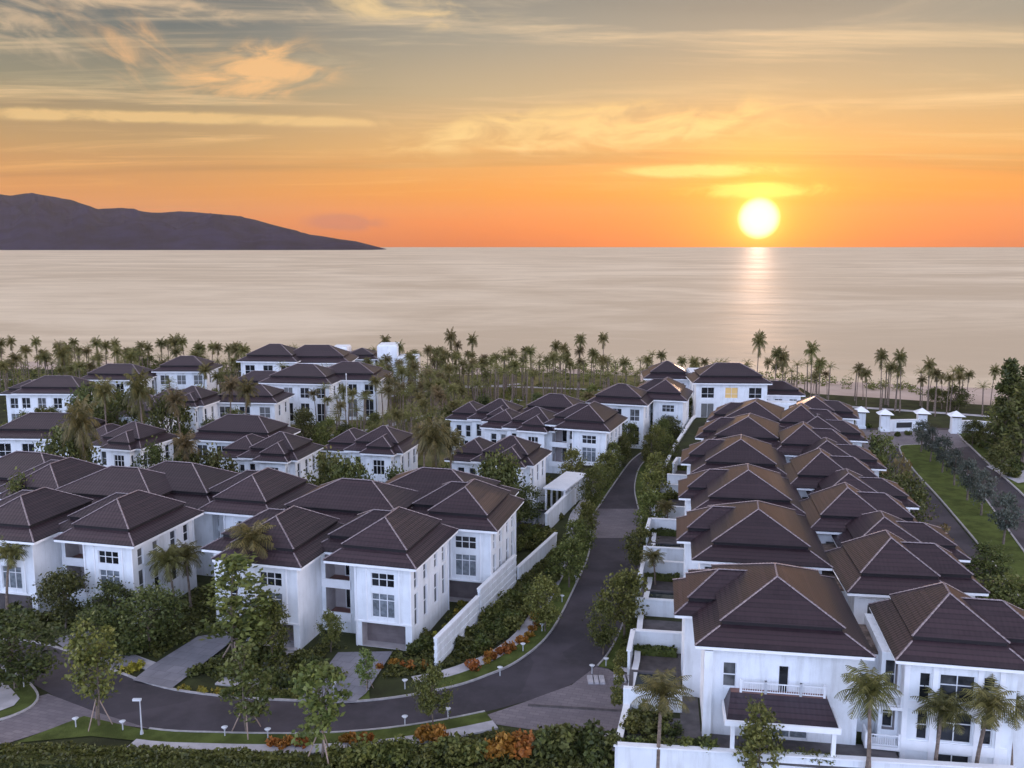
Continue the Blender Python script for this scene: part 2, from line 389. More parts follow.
def kids(o):
    return [c for c in bpy.data.objects if c.parent == o]
def copy_tree(o, parent=None, cache={}):
    c = o.copy(); COL.objects.link(c); c.parent = parent
    if o.name not in cache: cache[o.name] = [k.name for k in bpy.data.objects if k.parent == o]
    for k in cache[o.name]: copy_tree(bpy.data.objects[k], c)
    return c
ORD = ['', 'first', 'second', 'third', 'fourth', 'fifth', 'sixth', 'seventh', 'eighth', 'ninth', 'tenth', 'eleventh', 'twelfth', 'thirteenth', 'fourteenth',
       'fifteenth', 'sixteenth', 'seventeenth', 'eighteenth', 'nineteenth', 'twentieth']
def ordw(i):
    if i < len(ORD): return ORD[i]
    t = {2: 'twenty', 3: 'thirty', 4: 'forty', 5: 'fifty', 6: 'sixty', 7: 'seventy'}[i // 10]
    return t + ('-' + ORD[i % 10] if i % 10 else 'th') if i % 10 else t[:-1] + 'ieth'
def rot2(x, y, a): return (x * math.cos(a) - y * math.sin(a), x * math.sin(a) + y * math.cos(a))
FOOT = []            # building footprints, kept free of planting
def inpoly(x, y, poly):
    c = False; n = len(poly)
    for i in range(n):
        a, b = poly[i], poly[i - 1]
        if (a[1] > y) != (b[1] > y) and x < (b[0] - a[0]) * (y - a[1]) / (b[1] - a[1]) + a[0]: c = not c
    return c
def foot(loc, rz, x0, x1, y0, y1, pad=0.3):
    FOOT.append([(loc[0] + rot2(x, y, rz)[0], loc[1] + rot2(x, y, rz)[1]) for x, y in
                 ((x0 - pad, y0 - pad), (x1 + pad, y0 - pad), (x1 + pad, y1 + pad), (x0 - pad, y1 + pad))])
def free(x, y): return not any(inpoly(x, y, f) for f in FOOT)

# ------------------------------------------------------------------ building helpers
SIDE = {'F': lambda u, w, z, c: (u, c + w, z), 'B': lambda u, w, z, c: (u, c - w, z),
        'L': lambda u, w, z, c: (c + w, u, z), 'R': lambda u, w, z, c: (c - w, u, z)}
def block(mb, x0, x1, y0, y1, z0, z1, holes={}, m=0, m_in=0, top=True):
    """a walled box whose sides have real openings (u0, u1, v0, v1, depth, closed back)"""
    for sd, c, a0, a1 in (('F', y0, x0, x1), ('B', y1, x0, x1), ('L', x0, y0, y1), ('R', x1, y0, y1)):
        hs = holes.get(sd, [])
        us = sorted({a0, a1, *[h[0] for h in hs], *[h[1] for h in hs]}); vs = sorted({z0, z1, *[h[2] for h in hs], *[h[3] for h in hs]})
        g = SIDE[sd]
        for ua, ub in zip(us, us[1:]):
            for va, vb in zip(vs, vs[1:]):
                um, vm = (ua + ub) / 2, (va + vb) / 2
                if any(h[0] < um < h[1] and h[2] < vm < h[3] for h in hs): continue
                q = [g(ua, 0, va, c), g(ub, 0, va, c), g(ub, 0, vb, c), g(ua, 0, vb, c)]
                mb.face(q if sd in 'FR' else q[::-1], m)
        for h in hs:
            u0, u1, v0, v1 = h[:4]; dp = h[4] if len(h) > 4 else .2
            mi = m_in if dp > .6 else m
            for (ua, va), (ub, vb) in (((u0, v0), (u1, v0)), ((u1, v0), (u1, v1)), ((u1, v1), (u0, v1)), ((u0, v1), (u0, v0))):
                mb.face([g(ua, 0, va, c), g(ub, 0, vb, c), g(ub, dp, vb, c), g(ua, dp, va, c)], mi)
            if len(h) > 5: mb.face([g(u0, dp, v0, c), g(u1, dp, v0, c), g(u1, dp, v1, c), g(u0, dp, v1, c)], mi)
    if top: mb.face([(x0, y0, z1), (x1, y0, z1), (x1, y1, z1), (x0, y1, z1)], m)
def gbox(mb, sd, c, u0, u1, w0, w1, v0, v1, m=0):
    a = SIDE[sd](u0, w0, v0, c); b = SIDE[sd](u1, w1, v1, c)
    mb.box(min(a[0], b[0]), max(a[0], b[0]), min(a[1], b[1]), max(a[1], b[1]), v0, v1, m)
def window(parent, sd, c, u0, u1, v0, v1, nx=1, rows=(), glass='glass', dp=.16, t=.07, name='window'):
    """frame bars inside an opening, with its pane as a sub-part"""
    f = MB(); e = .004
    for a, b in ((u0 + e, u0 + t), (u1 - t, u1 - e)): gbox(f, sd, c, a, b, dp - .09, dp + .0, v0 + e, v1 - e)
    for a, b in ((v0 + e, v0 + t), (v1 - t, v1 - e)): gbox(f, sd, c, u0 + t, u1 - t, dp - .09, dp, a, b)
    for k in range(1, nx):
        u = u0 + (u1 - u0) * k / nx; gbox(f, sd, c, u - t * .45, u + t * .45, dp - .075, dp - .012, v0 + t, v1 - t)
    for r in rows:
        vv = v0 + (v1 - v0) * r; gbox(f, sd, c, u0 + t, u1 - t, dp - .07, dp - .015, vv - t * .45, vv + t * .45)
    fo = f.build(name, M['frame'], parent)
    p = MB(); g = SIDE[sd]
    q = [g(u0, dp, v0, c), g(u1, dp, v0, c), g(u1, dp, v1, c), g(u0, dp, v1, c)]
    p.face(q if sd in 'FR' else q[::-1]); p.build('pane', M[glass], fo)
    return fo
def railing(parent, pts, z, h=.95, gap=.14, post=.16):
    r = MB()
    for a, b in zip(pts, pts[1:]):
        a, b = Vector((*a, 0)), Vector((*b, 0)); L = (b - a).length; dr = (b - a) / L
        r.tube([(*a.xy, z + h), (*b.xy, z + h)], .05, 4); r.tube([(*a.xy, z + .12), (*b.xy, z + .12)], .04, 4)
        for k in range(1, int(L / gap)):
            q = a + dr * k * gap; r.tube([(q.x, q.y, z + .12), (q.x, q.y, z + h)], .022, 4, cap=False)
        for q in (a, b): r.box(q.x - post / 2, q.x + post / 2, q.y - post / 2, q.y + post / 2, z, z + h + .2)
    return r.build('railing', M['rail'], parent)
def hip(parent, x0, x1, y0, y1, ze, ra, rb, zr, along='y', t0=.29, step=.46, name='roof', eave=True, caps=True, capstep=.40):
    """two-tier hipped tile roof: a lower skirt, a step coloured shadow-dark, an upper hip; ridge from ra to rb"""
    C = [Vector((x0, y0, ze)), Vector((x1, y0, ze)), Vector((x1, y1, ze)), Vector((x0, y1, ze))]
    A, B = Vector((*ra, zr - step)), Vector((*rb, zr - step))
    R = [A, A, B, B] if along == 'y' else [A, B, B, A]
    L = lambda i, t, dz=0: C[i].lerp(R[i], t) + Vector((0, 0, dz))
    mb = MB()
    for i in range(4):
        j = (i + 1) % 4; ed = (C[j] - C[i]).normalized()
        def uvs(pts):
            nrm = (pts[1] - pts[0]).cross(pts[2] - pts[0]).normalized(); up = nrm.cross(ed)
            return [((p - C[i]).dot(ed), (p - C[i]).dot(up)) for p in pts]
        q = [L(i, 0, .07), L(j, 0, .07), L(j, t0 + .03, .07), L(i, t0 + .03, .07)]; mb.face(q, 0, uvs(q))
        q = [L(i, t0, step), L(j, t0, step), L(j, 1, step), L(i, 1, step)]
        if (q[3] - q[2]).length < .05: q = q[:3]
        mb.face(q, 0, uvs(q))
        mb.face([L(i, 0, 0), L(j, 0, 0), L(j, 0, .07), L(i, 0, .07)], 1)
        mb.face([L(i, t0, step - .07), L(j, t0, step - .07), L(j, t0, step), L(i, t0, step)], 1)
        mb.face([L(i, t0, step - .07), L(i, t0 + .03, step - .07), L(j, t0 + .03, step - .07), L(j, t0, step - .07)], 1)
        mb.face([L(i, t0 + .03, 0), L(j, t0 + .03, 0), L(j, t0 + .03, step - .05), L(i, t0 + .03, step - .05)], 1)
    ro = mb.build(name, [M['tile'], M['fascia_shade']], parent)
    if eave:
        e = MB(); ins = .05
        e.box(x0 + ins, x1 - ins, y0 + ins, y1 - ins, ze - .24, ze - .004)
        e.build('eave_board', M['trim'], ro)
    if caps:
        cp = MB()
        def run(a, b):
            n = max(1, int((b - a).length / capstep)); dr = (b - a) / n
            sd = dr.cross(Vector((0, 0, 1))).normalized() * .075; up = Vector((0, 0, .065))
            for k in range(n):
                p = a + dr * k; q = a + dr * (k + 1.06); lo, hi = up * 1.0, up * .45
                P1 = [p - sd * 1.1 - up * .3, p - sd * .55 + lo, p + sd * .55 + lo, p + sd * 1.1 - up * .3]
                Q1 = [q - sd * .85 - up * .3, q - sd * .45 + hi, q + sd * .45 + hi, q + sd * .85 - up * .3]
                for w in range(3): cp.face([P1[w + 1], P1[w], Q1[w], Q1[w + 1]])
                cp.face(P1)
        for i in range(4):
            run(L(i, 0, .09), L(i, t0, .09)); run(L(i, t0, step + .02), L(i, 1, step + .02))
        if (A - B).length > .3: run(A + Vector((0, 0, step + .03)), B + Vector((0, 0, step + .03)))
        cp.build('ridge_cap', M['cap'], ro)
    return ro
W_ = lambda *a: a
# ------------------------------------------------------------------ villa kinds (local x to the right, y to the back, origin at the front corner of the eaves)
def wall_obj(parent, blocks, mats=('wall', 'inside'), name='wall'):
    mb = MB()
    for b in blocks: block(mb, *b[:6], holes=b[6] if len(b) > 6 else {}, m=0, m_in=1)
    return mb.build(name, [M[k] for k in mats], parent)

def villa_tall(side_windows=True, rear=True):
    """gabled front bay on the right, loggias on the left; eaves at 7.8 m, over a garage"""
    r = empty('villa')
    ze = 7.8
    bay = (-6.1, -.8, .8, 3.2, 0, ze - .22)
    HF = [(-4.55, -2.35, 5.55, 6.85), (-4.55, -2.35, 2.75, 5.0)]
    main = (-10.4, -.802, 3.0, 10.7, 0, ze - .22)
    HR = [(u, u + w, a, b) for u, w, a, b in ((3.8, .9, 5.3, 7.0), (6.6, .95, 5.4, 7.1), (8.8, .9, 5.3, 7.1), (3.8, .9, 1.9, 4.8), (6.6, .95, 2.0, 4.9), (8.8, .9, 2.0, 5.0))] if side_windows else [(8.2, 9.0, 5.4, 6.6)]
    HRb = [(1.5, 2.35, 5.3, 7.0), (1.5, 2.35, 1.9, 4.9)] if side_windows else []
    HM = [(-7.15, -6.45, 5.5, 6.9), (-7.15, -6.45, 2.5, 5.0)]
    LOG = [(-10.0, -7.6, 4.65, 7.3, 1.9, 1), (-10.0, -7.6, 1.5, 4.2, 1.9, 1)]
    if not side_windows: LOG = [(-8.9, -8.1, 5.2, 7.0), (-8.9, -8.1, 2.2, 4.8)]
    wall_obj(r, [(*bay, {'F': HF + [(-5.5, -1.4, .02, 2.2, 1.2)], 'R': HRb}), (*main, {'F': HM + LOG, 'R': HR, 'L': [(6, 6.8, 2.4, 4.6), (6, 6.8, 5.4, 6.8)]})])
    b = MB(); b.box(-4.95, -1.95, .62, .8, 2.5, ze - .4); b2 = MB()
    # shallow pilasters framing the bay
    for x in (-6.1, -5.02, -1.98, -.92): b2.box(x, x + .12, .72, .802, 2.4, ze - .26)
    b2.box(-6.16, -.74, .70, .80, 2.28, 2.42)
    b2.build('pilaster', M['trim'], r)
    g = MB(); g.box(-5.5, -1.4, 1.95, 2.05, .02, 2.2)
    for k in range(1, 7): g.box(-5.5, -1.4, 1.93, 1.951, .32 * k, .32 * k + .02)
    g.build('garage_door', M['garage'], r)
    window(r, 'F', .8, *HF[0], 3, (.55,)); window(r, 'F', .8, *HF[1], 3, (.72,), glass='curtain')
    for h in HM: window(r, 'F', 3.0, *h, 1, (.45,) if h[2] < 5 else ())
    for h in HR: window(r, 'R', -.802, *h, 1, (.5,))
    for h in HRb: window(r, 'R', -.8, *h, 1, (.5,))
    for h in ((6, 6.8, 2.4, 4.6), (6, 6.8, 5.4, 6.8)): window(r, 'L', -10.4, *h, 1, (.5,))
    if side_windows:
        for v in (4.65, 1.5):
            window(r, 'F', 3.0, -8.9, -7.9, v + .05, v + 2.2, 1, (), dp=1.86, name='balcony_door')
            f = MB(); f.box(-9.98, -7.62, 3.02, 4.85, v + .001, v + .05); f.build('loggia_floor', M['terr'], r)
        for v in (4.2, 1.1):
            f = MB(); f.box(-10.35, -7.5, 2.86, 2.998, v, v + .8); f.build('balcony_parapet', M['trim'], r)
    else:
        for h in LOG: window(r, 'F', 3.0, *h, 1, (.5,))
    for x, y in ((-.72, 10.4), (-10.52, 3.2), (-5.95, .72)):
        d_ = MB(); d_.tube([(x, y, 0), (x, y, ze - .3)], .055, 6); d_.build('downpipe', M['rail'], r)
    hip(r, -8.7, 0, 0, 11.4, ze, (-4.33, 3.7), (-4.33, 7.0), 11.0, 'y')
    hip(r, -11.2, -1.2, 2.2, 11.36, ze - .01, (-6.8, 6.8), (-4.33, 6.8), 10.6, 'x')
    return r
def villa_wide():
    """broad hipped rear villa joined to a pair of tall ones; origin at the middle of the front eaves"""
    r = empty('villa'); ze = 7.6
    HF = [(-6.4, -5.2, 5, 6.6), (-2.2, -.8, 5, 6.6), (2.6, 4.0, 5, 6.6), (-6.0, -4.6, 1.2, 3.4), (3, 4.6, 1.2, 3.4)]
    HR = [(2.5, 3.3, 4.8, 6.6), (5.5, 6.4, 4.8, 6.6), (8.2, 9.2, 1.0, 3.6), (3.2, 4.4, 1.0, 3.6)]
    wall_obj(r, [(-7.2, 7.2, .8, 10.4, 0, ze - .22, {'F': HF, 'R': HR, 'L': HR})])
    for h in HF: window(r, 'F', .8, *h, 2, (.6,))
    for h in HR: window(r, 'R', 7.2, *h, 1, (.5,)); window(r, 'L', -7.2, *h, 1, (.5,))
    hip(r, -8, 8, 0, 11.2, ze, (-1.6, 5.6), (1.8, 5.6), 11.0, 'x')
    return r
def villa_garden():
    """two-storey garden villa: hipped main body, a projecting front bay and a lower wing, white walls with tall windows"""
    r = empty('villa'); ze = 6.8
    HF = [(-7.4, -6.5, 3.8, 5.9), (-7.4, -6.5, .4, 2.9)]
    HR = [(1.4, 2.3, 3.7, 6.0), (3.9, 4.8, 3.7, 6.0), (6.2, 7.2, 3.8, 6.0), (1.4, 2.3, .4, 2.9), (3.9, 4.8, .4, 2.9)]
    wall_obj(r, [(-8.1, -.7, .7, 8.1, 0, ze - .22, {'F': HF, 'R': HR, 'L': HR[:2]})])
    for h in HF: window(r, 'F', .7, *h, 1, (.5,))
    for h in HR: window(r, 'R', -.7, *h, 1, (.5,))
    for h in HR[:2]: window(r, 'L', -8.1, *h, 1, (.5,))
    hip(r, -8.8, 0, 0, 8.8, ze, (-4.7, 4.4), (-4.1, 4.4), 9.6, 'x')
    HB = [(-4.3, -2.6, 3.7, 5.8), (-4.3, -2.6, .4, 2.8)]
    wall_obj(r, [(-5.3, -1.6, -.4, .72, 0, ze - .3, {'F': HB, 'R': [(-.1, .5, 3.7, 5.8)], 'L': [(-.1, .5, 3.7, 5.8)]})], name='bay_wall')
    for k, h in enumerate(HB): window(r, 'F', -.4, *h, 3, (.6,), glass='curtain' if k else 'glass')
    window(r, 'R', -1.6, -.1, .5, 3.7, 5.8, 1, (.5,)); window(r, 'L', -5.3, -.1, .5, 3.7, 5.8, 1, (.5,))
    hip(r, -6.0, -.9, -1.05, 4.6, ze - .03, (-3.45, 1.4), (-3.45, 3.6), 8.8, 'y')
    HW = [(-11.6, -10.6, 3.2, 5.2), (-9.9, -9.0, 3.2, 5.2), (-11.8, -9.4, .3, 2.6)]
    wall_obj(r, [(-12.6, -8.09, 2.6, 8.6, 0, 6.0, {'F': HW, 'L': [(4, 5, 3.2, 5.2), (6.4, 7.4, 3.2, 5.2)]})], name='wing_wall')
    for k, h in enumerate(HW): window(r, 'F', 2.6, *h, 3 if k == 2 else 1, (.5,))
    for h in ((4, 5, 3.2, 5.2), (6.4, 7.4, 3.2, 5.2)): window(r, 'L', -12.6, *h, 1, (.5,))
    hip(r, -13.3, -6.6, 1.9, 9.3, ze - .6, (-10.0, 5.0), (-9.8, 6.4), 8.7, 'y')
    return r
def villa_row(detail=False):
    """left column of the right-hand block: pyramid roof with a lower wing towards the road"""
    r = empty('villa'); ze = 7.0
    HF = [(1.15, 2.2, 5.75, 6.25), (2.9, 3.8, 5.75, 6.25)]
    HL = [(2.0, 2.8, 4.0, 6.0), (2.0, 2.8, .6, 2.8)]
    HLW = [(7.4, 8.6, 4.0, 6.0), (9.8, 11.0, 4.0, 6.0), (7.4, 10.6, .1, 2.6)]
    if detail: HF = [(2.05, 3.0, 3.7, 5.6), (5.9, 6.65, 3.5, 5.6), (5.6, 8.1, .12, 2.35)]
    wall_obj(r, [(.8, 11.4, .8, 14.6, 0, ze - .22, {'F': HF, 'L': HL, 'B': [(3, 5, 3.8, 5.8), (7, 9, 3.8, 5.8)]}), (-.5, .81, 6.2, 12.2, 0, ze - .3, {'L': HLW})])
    if detail:
        window(r, 'F', .8, *HF[0], 1, (.5,)); window(r, 'F', .8, *HF[1], 1, ())
        window(r, 'F', .8, *HF[2], 2, (), glass='curtain', name='sliding_door')
        p = MB(); p.box(.72, 1.3, .2, .86, 0, 6.6); p.build('pilaster', M['wall'], r)
    else:
        for h in HF: window(r, 'F', .8, *h, 1, ())
    for h in HL: window(r, 'L', .8, *h, 1, (.5,))
    for k, h in enumerate(HLW): window(r, 'L', -.5, *h, 3 if k == 2 else 2, (.5,) if k < 2 else ())
    for h in ((3, 5, 3.8, 5.8), (7, 9, 3.8, 5.8)): window(r, 'B', 14.6, *h, 2, (.5,))
    hip(r, 0, 12.2, 0, 15.4, ze, (6.15, 5.3), (6.3, 8.2), 10.55, 'y')
    hip(r, -1.35, 7.5, 5.4, 12.9, ze - .03, (2.1, 9.0), (6.0, 9.0), 9.55, 'x')
    if detail:
        # porch with a lean-to tile roof, a white gutter and a railed terrace on top
        b = MB()
        z0, z1 = 2.7, 3.7
        o0, o1, i0, i1 = (2.2, -2.1), (9.6, -2.1), (2.6, .1), (9.2, .1)
        b.face([(*o0, z0), (*o1, z0), (*i1, z1), (*i0, z1)], 0, [(0, 0), (7.4, 0), (7, 2.1), (.4, 2.1)])
        b.face([(2.2, .79, z0), (*o0, z0), (*i0, z1), (2.6, .79, z1)], 0, [(0, 0), (3, 0), (2.6, 1), (0, 1)])
        b.face([(*o1, z0), (9.6, .79, z0), (9.2, .79, z1), (*i1, z1)], 0, [(0, 0), (3, 0), (3, 1), (.4, 1)])
        b.box(2.62, 9.18, .11, .79, z1 - .2, z1 - .01, 1)
        po = b.build('porch_roof', [M['tile'], M['terr']], r)
        g = MB(); g.box(2.05, 9.75, -2.25, -2.1, 2.36, 2.76); g.box(2.05, 2.2, -2.1, .79, 2.36, 2.76); g.box(9.6, 9.75, -2.1, .79, 2.36, 2.76); g.box(2.2, 9.6, -2.1, .79, 2.40, 2.57)
        g.build('gutter', M['trim'], po)
        railing(r, [(3.3, .2), (5.0, .2), (7.4, .2), (9.0, .2)], z1, .75, .16)
        c = MB()
        for x in (2.5, 9.2): c.box(x, x + .28, -2.1, -1.82, 0, 2.45)
        c.build('porch_column', M['trim'], r)
    return r
def villa_twin(detail=False, ze=7.0, zr=10.5):
    """right column of the right-hand block: pyramid roof with a wing on its right"""
    r = empty('villa')
    if detail:
        HF = [(3.0, 3.75, 3.9, 5.95), (4.3, 6.6, 3.9, 5.95), (7.1, 7.9, 3.9, 5.95), (3.0, 3.75, 1.0, 3.2), (4.3, 6.6, 1.0, 3.2), (7.1, 7.9, 1.0, 3.2), (4.3, 6.6, -1.9, 0.1)]
        z0 = -3.0
    else:
        HF = [(3.0, 4.0, 3.9, 5.8), (5.0, 7.0, 3.9, 5.8)]; z0 = 0
    HR = [(2.4, 3.6, 3.6, 5.6), (5.6, 6.8, 3.6, 5.6)]
    if detail:
        wall_obj(r, [(2.0, 9.2, .8, 9.2, z0, ze - .22, {'F': HF, 'R': HR}), (.7, 2.01, 1.8, 8.8, z0, ze - .23, {'F': [(.95, 1.8, 4.0, 6.2, .8, 1), (.95, 1.8, 1.0, 3.4, .8, 1), (.95, 1.8, -2.6, .3, .8, 1)]})])
        for v in (3.35, .35):
            sl_ = MB(); sl_.box(-.35, 1.99, .5, 1.79, v - .22, v); sl_.box(-.35, -.2, .5, 1.79, v, v + .95); sl_.build('balcony', M['trim'], r)
            railing(r, [(-.2, .58), (1.9, .58)], v, .85, .15, .12)
        for a, b in ((4.0, 6.2), (1.0, 3.4), (-2.6, .3)): window(r, 'F', 1.8, 1.0, 1.75, a, b, 1, (.45,), name='balcony_door', dp=.5)
        pl = MB()
        for x in (2.02, 3.85, 6.72, 8.1): pl.box(x, x + .34, .70, .798, z0, ze - .3)
        pl.box(2.02, 8.9, .72, .797, 3.28, 3.82); pl.box(2.02, 8.9, .72, .797, .2, .92); pl.build('pilaster', M['trim'], r)
    else:
        wall_obj(r, [(1.99, 9.2, .8, 9.2, 0, ze - .22, {'F': HF, 'R': HR})])
    for k, h in enumerate(HF): window(r, 'F', .8, *h, 2 if h[1] - h[0] > 1.5 else 1, (.62,) if h[1] - h[0] > 1.5 else (.5,))
    for h in HR: window(r, 'R', 9.2, *h, 2, (.5,))
    wall_obj(r, [(9.19, 11.9, 2.4, 8.6, z0, ze - .5, {'R': [(3.2, 4.2, 3.4, 5.6), (6, 7.2, 3.4, 5.6)]})], name='wing_wall')
    for h in ((3.2, 4.2, 3.4, 5.6), (6, 7.2, 3.4, 5.6)): window(r, 'R', 11.9, *h, 1, (.5,))
    # parapet block with a weathered flat top between this villa and the left column
    pb = MB(); pb.box(-2.2, 1.98, 3.0, 8.2, z0, ze - 1.0); pb.build('parapet_block', M['wall'], r)
    pt = MB(); pt.box(-2.1, 1.9, 3.1, 8.1, ze - .998, ze - .85); pt.build('flat_roof', M['brownflat'], r)
    hip(r, 1.2, 10.0, 0, 10.0, ze, (5.5, 4.3), (5.6, 6.4), zr, 'y')
    hip(r, 3.9, 12.7, 1.6, 9.4, ze - .05, (6.4, 5.5), (9.4, 5.5), zr - .75, 'x')
    return r
def hotel_block(w, dep, ze, zr, nwin, gold=None, flat=None):
    """larger far villa: plain single hip, rows of windows; origin at the middle of the front"""
    r = empty('villa'); h2 = w / 2 - .8
    HF = []
    for k in range(nwin):
        u = -h2 + (k + .5) * 2 * h2 / nwin; ww = h2 / nwin * .55
        for z0_, z1_ in ((ze - 3.0, ze - .9), (.6, ze - 4.0)):
            if z1_ - z0_ > 1: HF.append((u - ww, u + ww, z0_, z1_))
    HR = [(dep * .3, dep * .3 + 1.2, ze - 3, ze - .9), (dep * .65, dep * .65 + 1.2, ze - 3, ze - .9)]
    wall_obj(r, [(-h2, h2, .8, dep - .8, 0, ze - .22, {'F': HF, 'R': HR, 'L': HR})])
    for h in HF: window(r, 'F', .8, *h, 2, (.4,), glass=gold if gold and abs(h[0] + h[1]) < 3 and h[3] > ze - 1.5 else 'glass')
    for h in HR: window(r, 'R', h2, *h, 1, (.5,)); window(r, 'L', -h2, *h, 1, (.5,))
    q = min(w, dep) / 2
    if w >= dep: hip(r, -w / 2, w / 2, 0, dep, ze, (-w / 2 + q * .95, dep / 2), (w / 2 - q * .95, dep / 2), zr, 'x', capstep=.7)
    else: hip(r, -w / 2, w / 2, 0, dep, ze, (0, q * .95), (0, dep - q * .95), zr, 'y', capstep=.7)
    if flat:
        for (a, b, c, e, hh) in flat:
            f = MB(); f.box(a, b, c, e, 0, hh); f.box(a + .2, b - .2, c + .2, e - .2, hh, hh + .3); f.build('flat_block', M['wall'], r)
    return r
# ------------------------------------------------------------------ the land
def struct(o): o['kind'] = 'structure'; return o
def sheet(name, poly, z, m):
    mb = MB(); q = [(p[0], p[1], z) for p in poly]
    a = sum(q[i][0] * q[(i + 1) % len(q)][1] - q[(i + 1) % len(q)][0] * q[i][1] for i in range(len(q)))
    mb.face(q if a > 0 else q[::-1]); return struct(mb.build(name, M[m]))
def px(l, z=0): return [P(x, y, z) for x, y in l]
def smooth(pts, n=5):
    pts = [Vector(p) for p in pts]; out = []
    for i in range(len(pts) - 1):
        a, b, c, e = pts[max(i - 1, 0)], pts[i], pts[i + 1], pts[min(i + 2, len(pts) - 1)]
        for k in range(n):
            t = k / n
            out.append(.5 * (2 * b + (c - a) * t + (2 * a - 5 * b + 4 * c - e) * t * t + (3 * b - a - 3 * c + e) * t ** 3))
    return out + [pts[-1]]
def offs(pts, dist):
    out = []
    for i, p in enumerate(pts):
        t = (pts[min(i + 1, len(pts) - 1)] - pts[max(i - 1, 0)]); t.z = 0; t.normalize()
        out.append(p + Vector((-t.y, t.x, 0)) * dist)
    return out
def ribbon(name, a, b, z0, z1, m):
    """solid strip between two lines"""
    mb = MB(); up = lambda p, z: (p[0], p[1], z)
    flip = (a[1] - a[0]).cross(b[0] - a[0]).z < 0
    if flip: a, b = b, a
    for i in range(len(a) - 1):
        mb.face([up(a[i], z1), up(a[i + 1], z1), up(b[i + 1], z1), up(b[i], z1)])
        if z1 - z0 > .02:
            mb.face([up(a[i], z0), up(a[i + 1], z0), up(a[i + 1], z1), up(a[i], z1)])
            mb.face([up(b[i + 1], z0), up(b[i], z0), up(b[i], z1), up(b[i + 1], z1)])
    return struct(mb.build(name, M[m]))
def shoreY(x): return 268 - (x - 14) * (0.098 if x < 14 else 0.36) if x < 400 else 129
SX = [-900, -500, -300, -160, -70, 14, 70, 123, 200, 300, 400, 700]
g = MB(); low = [(x, -40) for x in (-900, 700)]; edge = [(x, shoreY(x) - (22 + max(0, min(14, (x - 10) * .13)))) for x in SX]
poly = [(-900, -40, 0), (700, -40, 0)] + [(x, y, 0) for x, y in reversed(edge)]
g.face(poly); struct(g.build('ground', M['soil']))
b = MB()
for i in range(len(SX) - 1):
    r0 = [(x, y, .004) for x, y in edge[i:i + 2]]; r1 = [(x, shoreY(x) - 4, -.5) for x in SX[i:i + 2]]; r2 = [(x, shoreY(x) + 30, -3.5) for x in SX[i:i + 2]]
    b.face([r0[0], r0[1], r1[1], r1[0]]); b.face([r1[0], r1[1], r2[1], r2[0]])
struct(b.build('beach', M['sand']))
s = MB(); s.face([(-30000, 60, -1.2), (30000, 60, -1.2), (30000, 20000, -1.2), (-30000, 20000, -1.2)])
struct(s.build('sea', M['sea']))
# far headland across the bay, a real relief some nine kilometres away
prof = [(-520, 240), (-460, 226), (-400, 214), (-330, 212), (-260, 205), (-180, 190), (-110, 199), (-60, 188), (0, 192), (20, 194), (42, 192), (62, 194), (80, 198), (105, 207), (128, 206), (150, 209), (165, 210), (185, 209), (215, 211), (240, 213), (258, 217), (285, 224), (312, 232), (335, 235), (358, 238), (378, 243), (390, 246)]
def elev(px_):
    for (a, ya), (c, yc) in zip(prof, prof[1:]):
        if a <= px_ <= c: return (246 - (ya + (yc - ya) * (px_ - a) / (c - a))) / FPX
    return 0.0
mb = MB(); NXm, NYm = 340, 44; grid = []
for j in range(NYm):
    row = []; v = j / (NYm - 1); Dm = 7400 + v * 4200
    for i in range(NXm):
        pxl = -520 + 910 * i / (NXm - 1); az = (pxl - 512) / FPX
        top = elev(pxl) * 9600 + 8
        s_ = math.sin(PI * min(1, max(0, v))) ** .85
        nz = noise.fractal(Vector((pxl * .03, v * 5, 1.7)), 1.0, 2.0, 5)
        vv = (v - .5) * 2
        hgt = top * max(0, 1 - abs(vv) ** 1.4) * (1 + .32 * nz * min(1, abs(vv) * 3)) - 14
        row.append((az * Dm, Dm, hgt))
    grid.append(row)
for j in range(NYm - 1):
    for i in range(NXm - 1): mb.face([grid[j][i], grid[j][i + 1], grid[j + 1][i + 1], grid[j + 1][i]])
struct(mb.build('mountain', M['mount'], smooth=True))

# the hazy air over the bay
mb = MB(); mb.box(-30050, 30050, -100, 20050, -5, 830)
hz = mb.build('haze', None or M['sea']); hz['kind'] = 'stuff'; hz['label'] = 'thin warm haze over the bay'; hz['category'] = 'haze'
vm = bpy.data.materials.new('haze_air'); vm.use_nodes = True; v_ = NT(vm.node_tree); v_.n.clear()
pv = v_.node('ShaderNodeVolumePrincipled'); pv.inputs['Color'].default_value = (.92, .78, .64, 1); pv.inputs['Density'].default_value = 1.5e-5; pv.inputs['Anisotropy'].default_value = .2
vo = v_.node('ShaderNodeOutputMaterial'); v_.l.new(pv.outputs[0], vo.inputs['Volume']); hz.data.materials[0] = vm

